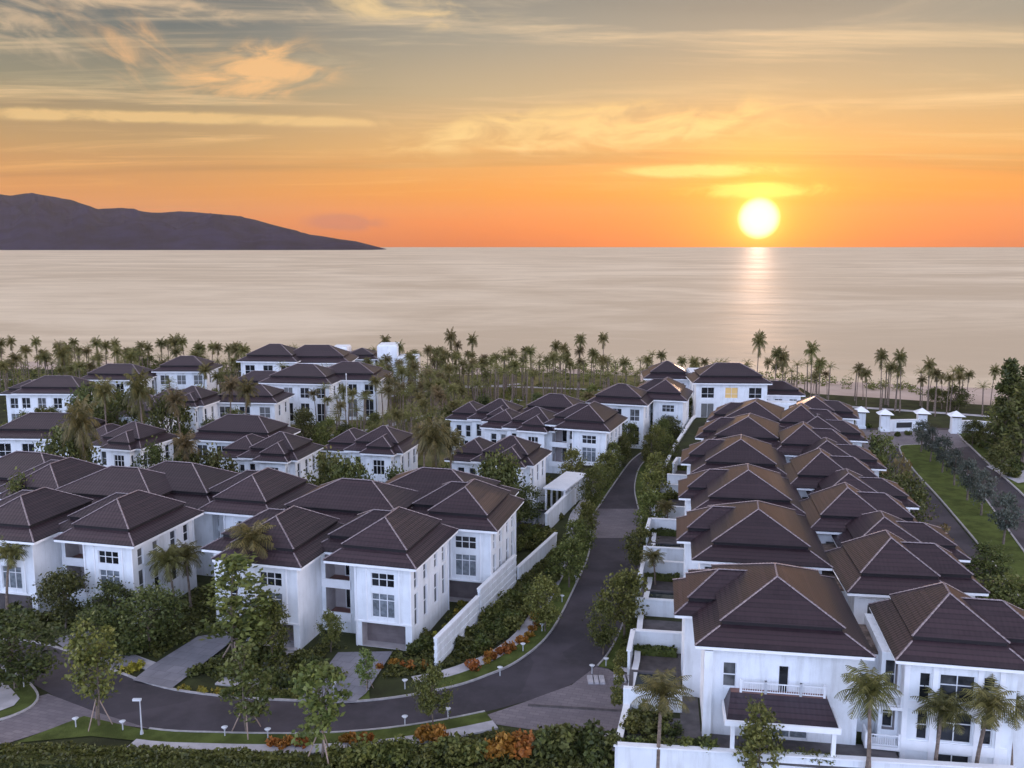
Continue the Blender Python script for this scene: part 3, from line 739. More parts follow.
# ------------------------------------------------------------------ roads
L = smooth(px([(646, 450), (634, 459), (626, 468), (612, 488), (600, 506), (592, 520), (590, 552), (577, 584), (552, 632), (520, 661), (486, 677), (452, 688), (400, 698), (350, 703), (300, 702), (230, 698), (165, 689), (112, 671), (52, 647), (0, 640), (-70, 636)]))
Rr = smooth(px([(657, 453), (646, 460), (638, 470), (634, 488), (637, 506), (641, 521), (641, 552), (634, 590), (618, 634), (601, 662), (572, 684), (520, 703), (460, 717), (400, 727), (350, 732), (300, 734), (220, 733), (150, 729), (84, 712), (22, 680), (-60, 664)]))
ribbon('road', L, Rr, -.1, .02, 'asphalt')
n5 = 5
ribbon('paved_crossing', L[4 * n5 + 1:6 * n5 - 1], Rr[4 * n5 + 1:6 * n5 - 1], -.1, .026, 'paver')
sheet('side_road', px([(150, 729), (95, 712), (48, 694), (37, 697), (30, 708), (0, 722), (-60, 735), (-60, 775), (0, 746), (80, 720)]), .028, 'paver')
ribbon('kerb', offs(L, -.16), L, 0, .15, 'kerb')
RK = Rr[:9 * n5 + 2]
ribbon('kerb', offs(RK, .16), RK, 0, .15, 'kerb')
RK2 = Rr[11 * n5 + 3:18 * n5 - 4]
ribbon('kerb', offs(RK2, .16), RK2, 0, .15, 'kerb')
sheet('lawn', px([(14, 744), (84, 717), (150, 732), (300, 736), (300, 744), (150, 743), (90, 737)]), .085, 'lawn')
isl = smooth(px([(0, 669), (22, 679), (36, 694), (34, 704), (20, 713), (-4, 721), (-60, 733)]), 4)
ribbon('kerb', offs(isl, .16), isl, 0, .15, 'kerb')
sheet('lawn', [p for p in isl] + px([(-60, 668)]), .10, 'lawn')
sheet('footpath', px([(-10, 716), (14, 707), (20, 700), (8, 686), (0, 683), (-20, 690)]), .13, 'pave')
# verge and footpath along the inside of the bend
va, vb = offs(L, -.17), offs(L, -1.75)
LA, LB = 2 * n5, 11 * n5 + 4
ribbon('lawn', va[LA:LB], vb[LA:LB], 0, .10, 'lawn')
ribbon('footpath', offs(L, -1.76)[LA:LB], offs(L, -3.0)[LA:LB], 0, .13, 'pave')
ribbon('lawn', va[12 * n5 + 3:15 * n5], vb[12 * n5 + 3:15 * n5], 0, .10, 'lawn')
ribbon('footpath', offs(L, -1.76)[12 * n5 + 3:15 * n5 + 3], offs(L, -3.0)[12 * n5 + 3:15 * n5 + 3], 0, .13, 'pave')
ribbon('footpath', offs(L, -1.6)[16 * n5 + 2:17 * n5 + 3], offs(L, -2.8)[16 * n5 + 2:17 * n5 + 3], 0, .13, 'pave')
ribbon('lawn', offs(RK2, .17), offs(RK2, 1.6), 0, .10, 'lawn')
ribbon('footpath', offs(RK2, 1.61), offs(RK2, 2.75), 0, .13, 'pave')
ribbon('lawn', offs(RK, .17)[5:], offs(RK, 1.9)[5:], 0, .10, 'lawn')
ribbon('footpath', offs(RK, 1.91)[5:], offs(RK, 3.1)[5:], 0, .13, 'pave')
sheet('driveway', px([(572, 685), (601, 663), (612, 672), (640, 676), (640, 738), (560, 734), (470, 721), (520, 704)]), .034, 'paver')
mb = MB()
a_, b_ = P(528, 706), P(628, 712)
mb.tube([(*a_.xy, .05), (*b_.xy, .05)], .12, 5); struct(mb.build('drain', M['darkwall']))
sheet('driveway', px([(338, 654), (393, 653), (366, 695), (355, 704), (296, 703), (318, 680)]), .165, 'drive')
sheet('driveway', px([(198, 638), (236, 632), (228, 646), (172, 690), (133, 682), (150, 668)]), .165, 'drive')
sheet('driveway', px([(52, 641), (88, 632), (146, 662), (118, 671), (104, 669), (66, 651)]), .165, 'drive')
# the right-hand road, its grass island and the plaza in front of the gate
sheet('road', px([(845, 428), (965, 428), (990, 455), (1030, 494), (1120, 580), (1120, 690), (1030, 560), (990, 505), (968, 475), (946, 449), (900, 446), (912, 468), (935, 496), (955, 520), (985, 556), (1030, 620), (985, 640), (930, 565), (897, 515), (865, 470)]), .02, 'asphalt')
sheet('paved_plaza', px([(850, 430), (958, 430), (972, 446), (948, 450), (898, 447), (880, 458), (860, 456)]), .026, 'paver')
isl2 = smooth(px([(1030, 612), (985, 552), (955, 516), (935, 493), (914, 470), (900, 449), (910, 445.5), (935, 446), (948, 452), (968, 477), (990, 507), (1030, 562)]), 4)
sheet('lawn', isl2, .12, 'lawn')
ribbon('kerb', isl2, offs(isl2, .22), 0, .17, 'kerb')
kr = smooth(px([(956, 433), (975, 452), (990, 466), (1030, 503), (1110, 590)]), 4)
ribbon('kerb', kr, offs(kr, .25), 0, .16, 'kerb')
ribbon('lawn', offs(kr, .26), offs(kr, 6), 0, .10, 'lawn')
sheet('footpath', px([(986, 467), (1003, 464), (1030, 467), (1030, 482), (1018, 484), (1004, 477)]), .14, 'pave')
# the park and lawns between the villas and the beach, with pale paths
sheet('park_lawn', px([(395, 462), (440, 468), (480, 450), (500, 420), (640, 390), (640, 376), (520, 372), (380, 380), (240, 405), (250, 425), (330, 440)]), .02, 'parklawn')
for pl in ([(330, 412), (352, 436), (368, 440)], [(300, 440), (380, 428), (420, 417), (520, 400)], [(380, 398), (430, 391), (520, 384)], [(420, 432), (440, 424), (470, 412)]):
    c = smooth(px(pl), 5); ribbon('footpath', offs(c, .9), offs(c, -.9), 0, .05, 'pave')
beachpath = smooth([Vector((x, shoreY(x) - 42 - max(0, (x - 20) * .10), 0)) for x in range(-220, 130, 25)], 3)
ribbon('footpath', offs(beachpath, 1.0), offs(beachpath, -1.0), 0, .04, 'pave')
# ------------------------------------------------------------------ raised ground under the right-hand block
TZ = 2.45; SC = 0.93
tl = [P(622, 744, 2.95)] + px([(640, 694), (643, 650), (652, 610), (656, 560), (659, 530), (664, 490), (676, 462), (694, 432), (715, 412), (740, 398)])
tr = px([(800, 398), (832, 418), (850, 440), (880, 490), (915, 540), (960, 610), (1040, 760)])
mb = MB(); mb.prism([(p.x, p.y) for p in tl + tr], -.1, TZ); struct(mb.build('terrace_ground', M['soil']))

# ------------------------------------------------------------------ villas
def put(root, loc, rz, label, group, fx, scale=1.0, cat='villa'):
    root.location = loc; root.rotation_euler = (0, 0, rz); root.scale = (scale,) * 3
    tag(root, label, cat, group); foot(loc, rz, fx[0] * scale, fx[1] * scale, fx[2] * scale, fx[3] * scale)
    return root
def anchor(pxy, zr, local, rz, scale=1.0, base=0.0):
    """base point of a villa whose ridge point 'local' stands at that place of the survey"""
    q = P(*pxy, base + zr * scale); o = rot2(local[0] * scale, local[1] * scale, rz)
    return (q.x - o[0], q.y - o[1], base)
RAD = math.radians
G_L, G_R1, G_R2, G_F = 'villas on the left of the curving road', 'left column of the right-hand villa block', 'right column of the right-hand villa block', 'villas near the beach'
tallA = villa_tall(True); tallB = villa_tall(False); wide = villa_wide(); gard = villa_garden(); rowp = villa_row(); rowd = villa_row(True); twinp = villa_twin(); twind = villa_twin(True)
FXT, FXW, FXG = (-11.2, 0, 0, 11.4), (-8, 8, 0, 11.2), (-13.3, 0, -1.8, 9.3)
FRA = (-4.33, 3.7)
# (kind, apex in the survey, turn, label)
TALL = [
 (tallA, (385, 517), -15, 'white villa with garage at the road bend, beside the stepped garden wall'),
 (tallB, (276, 516), -15, 'white villa behind the tall palm and young trees, next left of the bend villa'),
 (tallA, (117, 499), -14, 'white villa with stacked loggias, behind the dark trees on the left'),
 (tallB, (20.5, 496), -13, 'white villa with blank right wall, cut by the left edge in the front row'),
 (tallB, (252, 475), -15, 'dark-roofed villa in the second row, directly behind the villa with the tall palm in front'),
 (tallA, (465, 487), -14, 'white villa with bay front above the dark hedge, behind the garden wall by the road'),
 (tallB, (50, 464), -13, 'second-row villa with pale ridge line, behind the cut-off villa at the left edge'),
]
used = set()
def inst(proto):
    if proto.name in used: return copy_tree(proto)
    used.add(proto.name); return proto
for proto, a, t, lab in TALL:
    rz = RAD(t); put(inst(proto), anchor(a, 11.0, FRA, rz), rz, lab, G_L, FXT)
for a, t, lab in [((590, 400), -20, 'tall white villa with blank end bay and garage beyond the far bend of the road'), ((664, 376), -16, 'tall white villa with red-brown roof, right beside the far end of the road')]:
    rz = RAD(t); put(inst(tallA), anchor(a, 11.2, (-5, 6.8), rz), rz, lab, G_L, FXT)
WIDE = [
 ((356, 479.5), -15, 'broad-roofed villa joined behind the villa at the road bend'),
 ((124, 467), -14, 'broad-roofed villa joined behind the villa with stacked loggias'),
 ((436, 468.5), -14, 'broad-roofed villa joined behind the bay-fronted villa with the dark hedge'),
 ((28, 452), -13, 'broad-roofed villa in the second row at the left edge'),
 ((178, 462), -15, 'low dark-roofed villa between the two broad roofs of the second row, left of centre'),
]
for a, t, lab in WIDE:
    rz = RAD(t); put(inst(wide), anchor(a, 11.0, (0, 5.6), rz), rz, lab, G_L, FXW)
GARD = [
 ((134, 422), -16, 'white garden villa with a projecting wing, third row behind the broad roofs'),
 ((281, 432), -12, 'small hipped garden villa with white balcony wall at the edge of the park'),
 ((384, 426), -13, 'reddish-roofed garden villa standing alone at the foot of the park'),
 ((512, 436), -18, 'garden villa with broken red roofline beside the white pergola'),
 ((150, 395), -10, 'low garden villa between two leafy trees in the left middle distance'),
 ((193, 386), -10, 'garden villa with pale terrace wall below the tall white villa near the sea'),
 ((537, 407), -20, 'garden villa with layered dark roof left of the far end of the road'),
 ((500, 399), -16, 'low garden villa beside the palms on the park lawn'),
]
for a, t, lab in GARD:
    rz = RAD(t); put(inst(gard), anchor(a, 9.6, (-4.4, 4.4), rz), rz, lab, G_L, FXG)
A_PX = [(776, 570), (758, 505), (748, 467), (741, 437), (749, 415), (756, 400)]
A_T = [-9, -10, -10, -12, -16, -18]
FXA, FXB = (-1.4, 12.2, 0, 15.4), (0, 14, 0, 10)
A_LAB = ['white villa with railed porch roof and curtained sliding door, front of the right-hand block']
A_LAB += ['pyramid-roofed villa with low wing, %s behind the porch villa' % w for w in ('directly', 'second', 'third', 'fourth', 'fifth and farthest')]
ROWS = []
for i, (a, t) in enumerate(zip(A_PX, A_T)):
    rz = RAD(t); loc = anchor(a, 10.55, (6.22, 6.7), rz, SC, TZ)
    put(inst(rowd if i == 0 else rowp), loc, rz, A_LAB[i], G_R1, FXA, SC); ROWS.append((loc, rz))
B_PX = [(888, 534), (846, 485), (820, 450), (803, 423), (801, 404)]
C_PX = [(946, 588), (882, 514), (847, 471), (826, 439), (817, 415), (815, 396)]
twinl = villa_twin(False, 6.4, 9.3)
for i, a in enumerate(C_PX):
    rz = RAD([-11, -10, -10, -11, -15, -18][i])
    loc = anchor(a, 10.5 if i == 0 else 9.3, (5.5, 5.3), rz, SC, TZ)
    lab = 'white villa with stacked balconies and framed window bays, nearest in the right column' if i == 0 else 'lower pyramid-roofed villa with right wing, number %s behind the balconied villa' % ['', 'two', 'four', 'six', 'eight', 'ten'][i]
    put(inst(twind if i == 0 else twinl), loc, rz, lab, G_R2, FXB, SC)
for i, a in enumerate(B_PX):
    rz = RAD([-8, -10, -10, -13, -17][i])
    lab = 'taller pyramid-roofed villa with right wing, number %s behind the balconied villa' % ['one', 'three', 'five', 'seven', 'nine'][i]
    put(inst(twinp), anchor(a, 10.5, (5.5, 5.3), rz, SC, TZ), rz, lab, G_R2, FXB, SC)
# larger villas near the beach
M['warm'] = bpy.data.materials.new('lit_window'); M['warm'].use_nodes = True
_b = M['warm'].node_tree.nodes['Principled BSDF']; _b.inputs['Base Color'].default_value = (.5, .36, .16, 1); _b.inputs['Roughness'].default_value = .2
_b.inputs['Emission Color'].default_value = (1.0, .62, .22, 1); _b.inputs['Emission Strength'].default_value = .22
def far(pxy, w, dep, ze, zr, n, t, lab, gold=None, flat=None):
    rz = RAD(t); r = hotel_block(w, dep, ze, zr, n, gold, flat)
    put(r, anchor(pxy, zr, (0, dep / 2), rz), rz, lab, G_F, (-w / 2, w / 2, 0, dep))
far((52, 413), 16, 9.5, 6.8, 9.8, 4, -3, 'white garden villa with a row of tall windows, third row at the left edge')
far((243, 415), 14, 9.5, 7.0, 10.0, 4, -12, 'garden villa with dark red roof, left of the small hipped villa by the park')
far((58, 376), 14, 9, 7.0, 9.8, 4, -2, 'white two-storey villa at the far left below the palm grove')
far((30, 380), 8, 8, 6.4, 8.6, 2, -2, 'small hipped annexe at the left of the far-left two-storey villa')
far((120, 364), 14, 9, 7.0, 9.8, 4, -4, 'white villa half hidden by trees in front of the left palm grove')
far((187, 356), 12.5, 10, 8.0, 10.8, 3, 0, 'tall white villa with small dark hip roof near the sea, left of the main cluster')
far((252, 384), 13, 10, 6.5, 9.2, 3, -5, 'dark-roofed villa left of the cluster on the park edge')
far((264, 371), 13, 9, 7.0, 9.6, 3, -5, 'low villa with dull hip roof behind the dark-roofed one on the park edge')
far((305, 364), 15, 12, 8.3, 11.4, 4, -8, 'big white two-storey villa facing the park lawn, left half of the pair')
far((350, 362), 15, 12, 8.3, 11.2, 4, -4, 'big white villa with long dark roof facing the park, right half of the pair')
far((275, 344), 14, 12, 9.5, 12.8, 3, -5, 'white villa with high hip roof at the back left of the cluster',)
far((317, 345), 17, 12, 9.0, 12.4, 5, 0, 'long white villa with flat-ridged roof at the back of the cluster')
far((270, 360), 12, 8, 6.8, 8.8, 3, -4, 'low grey-roofed annexe in front of the high hip-roofed villa')
far((362, 348), 9, 9, 8.0, 10.2, 2, 0, 'white villa with flat tower blocks at the right end of the cluster', flat=[(4.2, 9, 1, 8, 11.0), (9, 14, 0, 7, 8.2), (-7, -3.2, 2, 8, 10.4)])
far((556, 394), 11, 9, 7.0, 9.8, 3, -18, 'dark-roofed villa just left of the tall villa with the blank end bay')
far((622, 384), 11, 10, 7.8, 10.6, 3, -18, 'white villa with columned end, left of the villa with golden windows')
far((728, 363), 15, 11, 9.2, 12.4, 3, -3, 'white villa with golden lit windows and red roof at the head of the right-hand block', 'warm')
far((667, 361), 10, 10, 8.6, 11.6, 2, -5, 'villa with red hip roof and white flat block, behind the golden-windowed villa', flat=[(4.2, 12.5, 0, 8, 9.6)])
far((777, 381), 10, 8, 6.0, 8.2, 3, -8, 'small red-roofed villa with white parapet beside the golden-windowed villa', flat=[(-5.5, 5.6, -2.6, .6, 4.6)])

# ------------------------------------------------------------------ garden walls, courts and pools
def gwall(pts, h, label, ribs=0, th=.22, z=0.0, name='garden_wall', group='white garden walls', capm='trim', wm='wall'):
    r = empty(name, (pts[0][0], pts[0][1], z)); tag(r, label, 'wall', group)
    o = Vector((pts[0][0], pts[0][1]))
    w, c = MB(), MB()
    for a, b in zip(pts, pts[1:]):
        a, b = Vector((a[0], a[1])) - o, Vector((b[0], b[1])) - o; d_ = (b - a).normalized(); n_ = Vector((-d_.y, d_.x))
        def strip(mb, off, z0, z1):
            q = [a - d_ * off * .2 + n_ * off, b + n_ * off, b - n_ * off, a - n_ * off - d_ * off * .2]
            mb.prism([(p.x, p.y) for p in q], z0, z1)
        if ribs:
            k = 0; zz = -.2
            while zz < h:
                z1 = min(h, zz + ribs); strip(w, th / 2 + (.05 if k % 2 else 0), zz, z1); zz = z1; k += 1
        else: strip(w, th / 2, -.2, h)
        strip(c, th / 2 + .09, h, h + .1)
    w.build('panel', M[wm], r); c.build('coping', M[capm], r)
    return r
def bp(l): return [P(*q).xy for q in l]
GW1 = bp([(436, 667), (478, 622)]); GW2 = bp([(479, 621), (515, 584)]); GW3 = bp([(518, 583), (556, 547)]); GW4 = bp([(546, 533), (584, 494)])
gwall(GW1, 2.5, 'ribbed white garden wall nearest the road bend, lowest of the stepped run', .34)
gwall(GW2, 3.1, 'ribbed white garden wall in the middle of the stepped run beside the planting bed', .34)
gwall(GW3, 1.7, 'low white garden wall at the upper end of the stepped run', 0)
gwall(GW4, 2.4, 'white garden wall sloping up beside the white pergola', 0)
gwall(bp([(515, 581), (441, 577)]), 2.0, 'white garden wall crossing behind the pool court of the bend villa', 0)
gwall(bp([(176, 681), (287, 552)][:0] or [(352, 610), (300, 640)]), 2.2, 'short white wall between the two front villas by the entrance steps', 0)
def pool(c, rz, w, l, label, z=0.0):
    r = empty('plunge_pool', (c[0], c[1], z), rz); tag(r, label, 'pool', 'small dark garden pools')
    a = MB()
    for x0, x1, y0, y1 in ((-w / 2 - .3, w / 2 + .3, -l / 2 - .3, -l / 2), (-w / 2 - .3, w / 2 + .3, l / 2, l / 2 + .3), (-w / 2 - .3, -w / 2, -l / 2, l / 2), (w / 2, w / 2 + .3, -l / 2, l / 2)):
        a.box(x0, x1, y0, y1, -.1, .45)
    a.build('rim', M['deck'], r); b_ = MB(); b_.face([(-w / 2, -l / 2, .3), (w / 2, -l / 2, .3), (w / 2, l / 2, .3), (-w / 2, l / 2, .3)]); b_.build('water', M['pool'], r)
    foot((c[0], c[1]), rz, -w / 2 - .6, w / 2 + .6, -l / 2 - .6, l / 2 + .6); return r
c = P(466, 570); pool(c.xy, RAD(-14), 5.0, 7.5, 'dark rectangular pool in the walled court beside the bend villa')
c = P(487, 516); pool(P(535, 520).xy, RAD(-14), 3.6, 6.0, 'small dark pool in the court beside the bay-fronted villa')
RW = [(p.x, p.y) for p in tl]
gwall([(tl[0].x + 24, tl[0].y - 2.9), (tl[0].x - .3, tl[0].y - .1)], TZ + .5, 'long low white wall along the bottom, in front of the porch villa', 0, .3, name='retaining_wall')
gwall([(x - .3, y) for x, y in RW[:4]], TZ + .3, 'white retaining wall rising beside the paved driveway', 0, .3, name='retaining_wall')
gwall([(x - .3, y) for x, y in RW[3:]], TZ + .3, 'long white retaining wall along the tree-lined side of the road', 0, .3, name='retaining_wall')
YARD = []
mb = MB(); l0, r0 = ROWS[0]; mb.prism([(l0[0] + rot2(x, y, r0)[0], l0[1] + rot2(x, y, r0)[1]) for x, y in ((-5.2, -2.3), (13, -2.3), (13, .9), (.6, .9), (.6, 14), (-.7, 14), (-.7, -.4), (-5.2, -.4))], TZ - .05, TZ + .03); struct(mb.build('court_paving', M['deck']))
for i, (loc, rz) in enumerate(ROWS[:5]):
    def wl(x, y, loc=loc, rz=rz): q = rot2(x, y, rz); return (loc[0] + q[0], loc[1] + q[1])
    w = ['the porch villa', 'the second villa', 'the third villa', 'the fourth villa', 'the fifth villa'][i]
    gwall([wl(.6, 13.0), wl(-4.3, 13.0), wl(-4.5, 9.0)], 1.7, 'white court wall beside %s of the left column' % w, 0, .2, TZ, 'court_wall')
    gwall([wl(-.6, 3.4), wl(-4.7, 3.4)], 1.5, 'white cross wall in front of the pool court of %s' % w, 0, .2, TZ, 'court_wall')
    pool(wl(-2.5, 7.0), rz, 3.2, 2.6, 'dark pool in the white-walled court of %s' % w, TZ)
    mb = MB(); q = [wl(-4.3, 8.9), wl(-.6, 8.9), wl(-.6, 12.0), wl(-4.3, 12.0)]; mb.prism(q, TZ - .05, TZ + .06); struct(mb.build('court_paving', M['darkwall']))
    mb = MB(); q = [wl(-4.4, -.2), wl(.6, -.2), wl(.6, 2.4), wl(-4.4, 2.4)]; mb.prism(q, TZ - .05, TZ + .05); struct(mb.build('court_paving', M['deck']))
    YARD.append((wl, rz, w))
# white pergola by the road
def pergola(c, rz, w, l, h, label):
    r = empty('pergola', (c[0], c[1], 0), rz); tag(r, label, 'pergola')
    for x in (-w / 2, w / 2):
        for k in range(5):
            p = MB(); y = -l / 2 + l * k / 4; p.box(x - .12, x + .12, y - .12, y + .12, 0, h); p.build('column', M['trim'], r)
    t = MB(); t.box(-w / 2 - .3, w / 2 + .3, -l / 2 - .3, l / 2 + .3, h, h + .22); t.build('roof_slab', M['trim'], r)
    foot((c[0], c[1]), rz, -w / 2, w / 2, -l / 2, l / 2)
pergola(P(566, 503).xy, RAD(-22), 2.6, 9.0, 3.0, 'white flat-roofed pergola on slim columns beside the sloping garden wall')

# ------------------------------------------------------------------ gate, poles and lamps
def pillar(c, label, s=.86):
    r = empty('gate_pillar', (c[0], c[1], 0), RAD(-12)); tag(r, label, 'gate pillar', 'white hatted pillars of the gate')
    b_ = MB(); b_.box(-.95 * s, .95 * s, -.95 * s, .95 * s, 0, 3.5 * s); b_.box(-1.1 * s, 1.1 * s, -1.1 * s, 1.1 * s, 0, .5); b_.build('shaft', M['wall'], r)
    b_ = MB(); b_.box(-.8 * s, .8 * s, -.8 * s, .8 * s, 3.5 * s, 3.9 * s); b_.build('neck', M['darkwall'], r)
    h_ = MB(); z0, z1 = 3.9 * s, 5.0 * s; k = 1.65 * s; q = [(-k, -k, z0), (k, -k, z0), (k, k, z0), (-k, k, z0)]
    for i in range(4): h_.face([q[i], q[(i + 1) % 4], (0, 0, z1)])
    h_.face(q[::-1]); h_.build('hat', M['gatehat'], r)
for (x, y), lab in zip([(860, 428), (884, 431), (921, 430), (955, 433)], ['white gate pillar with pale pyramid hat, leftmost of the four', 'white gate pillar with pale hat at the left end of the sign wall', 'white gate pillar with pale hat at the right end of the sign wall', 'white gate pillar with pale hat at the right side of the road']):
    pillar(P(x, y).xy, lab)
a, b_ = P(888, 431.5), P(917, 431)
gwall([a.xy, b_.xy], 2.2, 'white gate wall carrying a dark name plaque', 0, .4, name='sign_wall')
d_ = (b_ - a).normalized(); n_ = Vector((d_.y, -d_.x, 0)); m_ = a.lerp(b_, .52)
sg = MB(); q = [m_ - d_ * 1.5 + n_ * .21, m_ + d_ * 1.5 + n_ * .21, m_ + d_ * 1.5 + n_ * .30, m_ - d_ * 1.5 + n_ * .30]
sg.prism([(p.x, p.y) for p in q], .75, 1.75); tag(sg.build('sign_plaque', M['sign']), 'dark rectangular plaque mounted on the white gate wall', 'sign')
gwall([P(958, 431).xy, P(975, 431).xy, P(990, 433).xy], 2.0, 'white boundary wall right of the gate', 0, .3)
gwall([P(990, 433).xy, P(1016, 452).xy, P(1060, 470).xy], 2.0, 'white boundary wall running down beside the tall dark trees', 0, .3)
gwall([P(800, 402).xy, P(846, 425).xy], 1.4, 'low white wall between the block and the leftmost gate pillar', 0, .3)
def pole(pxy, h, label, name='street_lamp', r0=.065, head=True):
    c = P(*pxy); r = empty(name, c); tag(r, label, 'lamp post' if head else 'pole')
    p = MB(); p.tube([(0, 0, 0), (0, 0, h)], [r0, r0 * .6], 8); p.build('post', M['metal'], r)
    f = MB(); f.tube([(0, 0, 0), (0, 0, .35)], [r0 * 2.4, r0 * 1.6], 8); f.build('base', M['metal'], r)
    if head:
        hd = MB(); hd.box(-.5, .1, -.1, .1, h - .1, h + .05); hd.build('lamp_head', M['lampwhite'], r)
    else:
        hd = MB(); hd.tube([(0, 0, h), (0, 0, h + .25)], [.16, .05], 8); hd.build('finial', M['metal'], r)
pole((142, 735), 2.75, 'short grey lamp post with a side lamp head on the bottom verge')
pole((348, 444), 12.5, 'tall thin grey mast standing on the park lawn', 'mast', .13, False)
lampm = None
BOL = [(76, 728), (123, 731), (225, 737), (268, 739), (405, 726), (448, 718), (24, 688), (6, 673), (118, 664), (405, 689), (542, 632), (523, 652), (606, 667), (592, 674), (562, 603), (576, 583), (334, 692), (500, 676)]
BL = ['on the bottom verge left of the staked tree', 'on the bottom verge right of the staked tree', 'on the bottom verge right of the lamp post', 'on the bottom verge beside the orange bushes', 'on the bottom verge below the bend villa driveway', 'at the right end of the bottom verge', 'on the corner island at its tip', 'on the corner island at the left edge', 'beside the yellow bush left of the slab driveway', 'on the footpath right of the bend villa driveway', 'on the verge below the orange planting bed', 'on the verge at the sharpest part of the bend', 'on the small lawn by the paved driveway', 'at the lower tip of the small lawn by the paved driveway', 'on the verge halfway up the straight road', 'on the verge higher up the straight road', 'by the hedge left of the bend villa driveway', 'on the verge where the footpath nears the garden wall']
for (x, y), l_ in zip(BOL, BL):
    c = P(x, y)
    if lampm is None:
        lampm = empty('bollard_lamp', c)
        p = MB(); p.tube([(0, 0, 0), (0, 0, .64)], .05, 8); p.build('post', M['metal'], lampm)
        p = MB(); p.tube([(0, 0, .62), (0, 0, .66), (0, 0, .78)], [.08, .13, .18], 10); p.build('lamp_head', M['lampwhite'], lampm)
        p = MB(); p.tube([(0, 0, .78), (0, 0, .84)], [.24, .05], 10); p.build('lamp_cap', M['lampwhite'], lampm); o = lampm
    else: o = copy_tree(lampm); o.location = c
    tag(o, 'small white bollard lamp ' + l_, 'lamp', 'bollard lamps along the road')
# ------------------------------------------------------------------ planting
def leafquad(mb, p, s, rnd, up=.35, m=0, asp=1.6):
    n_ = Vector((rnd.gauss(0, 1), rnd.gauss(0, 1), rnd.gauss(0, 1) + up * 2)).normalized()
    a = n_.orthogonal().normalized(); a.rotate(__import__('mathutils').Quaternion(n_, rnd.uniform(0, 6.28))); b = n_.cross(a)
    a *= s * asp * .5; b *= s * .5
    mb.face([p - a, p - a * .1 - b, p + a, p - a * .1 + b], m)
def make_tree(seed, h, cr, trunk_h, lm, nclump=34, per=24, ls=.34, flat=.75, name='tree', slender=False, stakes=False, tr=.13):
    rnd = random.Random(seed); r = empty(name)
    t = MB(); top = Vector((rnd.uniform(-.3, .3), rnd.uniform(-.3, .3), h * .88))
    mid = Vector((rnd.uniform(-.2, .2), rnd.uniform(-.2, .2), trunk_h))
    t.tube([(0, 0, -.1), mid * .5 + Vector((.05, 0, 0)), mid, (mid + top) / 2 + Vector((rnd.uniform(-.2, .2),) * 2 + (0,)), top], [tr, tr * .85, tr * .7, tr * .45, tr * .15], 6)
    cl = []
    cz0, cz1 = trunk_h * .9, h
    for k in range(nclump):
        w = rnd.random(); zz = cz0 + (cz1 - cz0) * w
        prof_ = math.sin(PI * min(.97, max(.12, w * .85 + .12))) ** .6
        a = rnd.uniform(0, 2 * PI); rr = cr * prof_ * (rnd.random() ** .45)
        c = Vector((math.cos(a) * rr, math.sin(a) * rr, zz)); cl.append((c, rnd.uniform(.55, 1.15) * cr * .34))
    for c, q in cl[::max(1, nclump // 12)]:
        s_ = mid.lerp(top, max(0, min(1, (c.z - trunk_h) / max(.5, h - trunk_h) * .6)))
        t.tube([s_, s_.lerp(c, .55) + Vector((0, 0, .15)), c], [tr * .38, tr * .25, tr * .08], 4, cap=False)
    t.build('trunk', M['bark'], r)
    m = MB()
    for c, q in cl:
        for k in range(per):
            o = Vector((rnd.gauss(0, 1), rnd.gauss(0, 1), rnd.gauss(0, 1) * flat)) * q * .62
            leafquad(m, c + o, ls * rnd.uniform(.6, 1.3), rnd)
    m.build('crown', M[lm], r)
    if stakes:
        for k in range(3):
            a = k * 2.09 + .4; s_ = MB(); s_.tube([(math.cos(a) * .95, math.sin(a) * .95, 0), (math.cos(a) * .1, math.sin(a) * .1, 2.1)], .04, 5); s_.build('stake', M['stake'], r)
    return r
def make_palm(seed, h, fr=2.3, n=17, lm='palm', lean=.5, dead=2):
    rnd = random.Random(seed); r = empty('coconut_palm')
    a0 = rnd.uniform(0, 6.28); pts = []
    for k in range(7):
        t_ = k / 6; pts.append(Vector((math.cos(a0) * lean * t_ * t_, math.sin(a0) * lean * t_ * t_, h * t_)))
    t = MB(); t.tube(pts, [.24, .17, .15, .14, .13, .125, .14], 7); t.build('trunk', M['palmbark'], r)
    m = MB(); top = pts[-1]
    for k in range(n + dead):
        az = k * 2.399 + rnd.uniform(-.25, .25)
        el = 1.45 - 1.5 * (k / n) + rnd.uniform(-.12, .12) if k < n else -1.1
        Lf = fr * rnd.uniform(.85, 1.12) * (1 if k < n else .8); nseg = 8; p = top + Vector((0, 0, .05)); e = el; prev = p; rib = [p]
        for s_ in range(nseg):
            dv = Vector((math.cos(az) * math.cos(e), math.sin(az) * math.cos(e), math.sin(e))); p = p + dv * Lf / nseg; rib.append(p)
            e -= (.10 + .09 * s_ / nseg * 2)
        sidev = Vector((-math.sin(az), math.cos(az), 0))
        m.tube(rib, [.035] + [.022] * (nseg - 1) + [.008], 3, cap=False)
        for s_ in range(1, nseg * 2 + 1):
            f_ = s_ / (nseg * 2); i = min(nseg - 1, int(f_ * nseg)); q = rib[i].lerp(rib[i + 1], f_ * nseg - i); dv = (rib[i + 1] - rib[i]).normalized()
            ll = fr * .30 * math.sin(PI * min(1, .18 + f_ * .80)) + .06
            for sg in (-1, 1):
                tip = q + sidev * sg * ll * .8 + dv * ll * .5 + Vector((0, 0, -ll * rnd.uniform(.35, .75)))
                w = dv * .055 * fr / 2.3
                m.face([q - w, q + w, tip + w * .3, tip - w * .3])
    m.build('crown', M[lm], r)
    return r
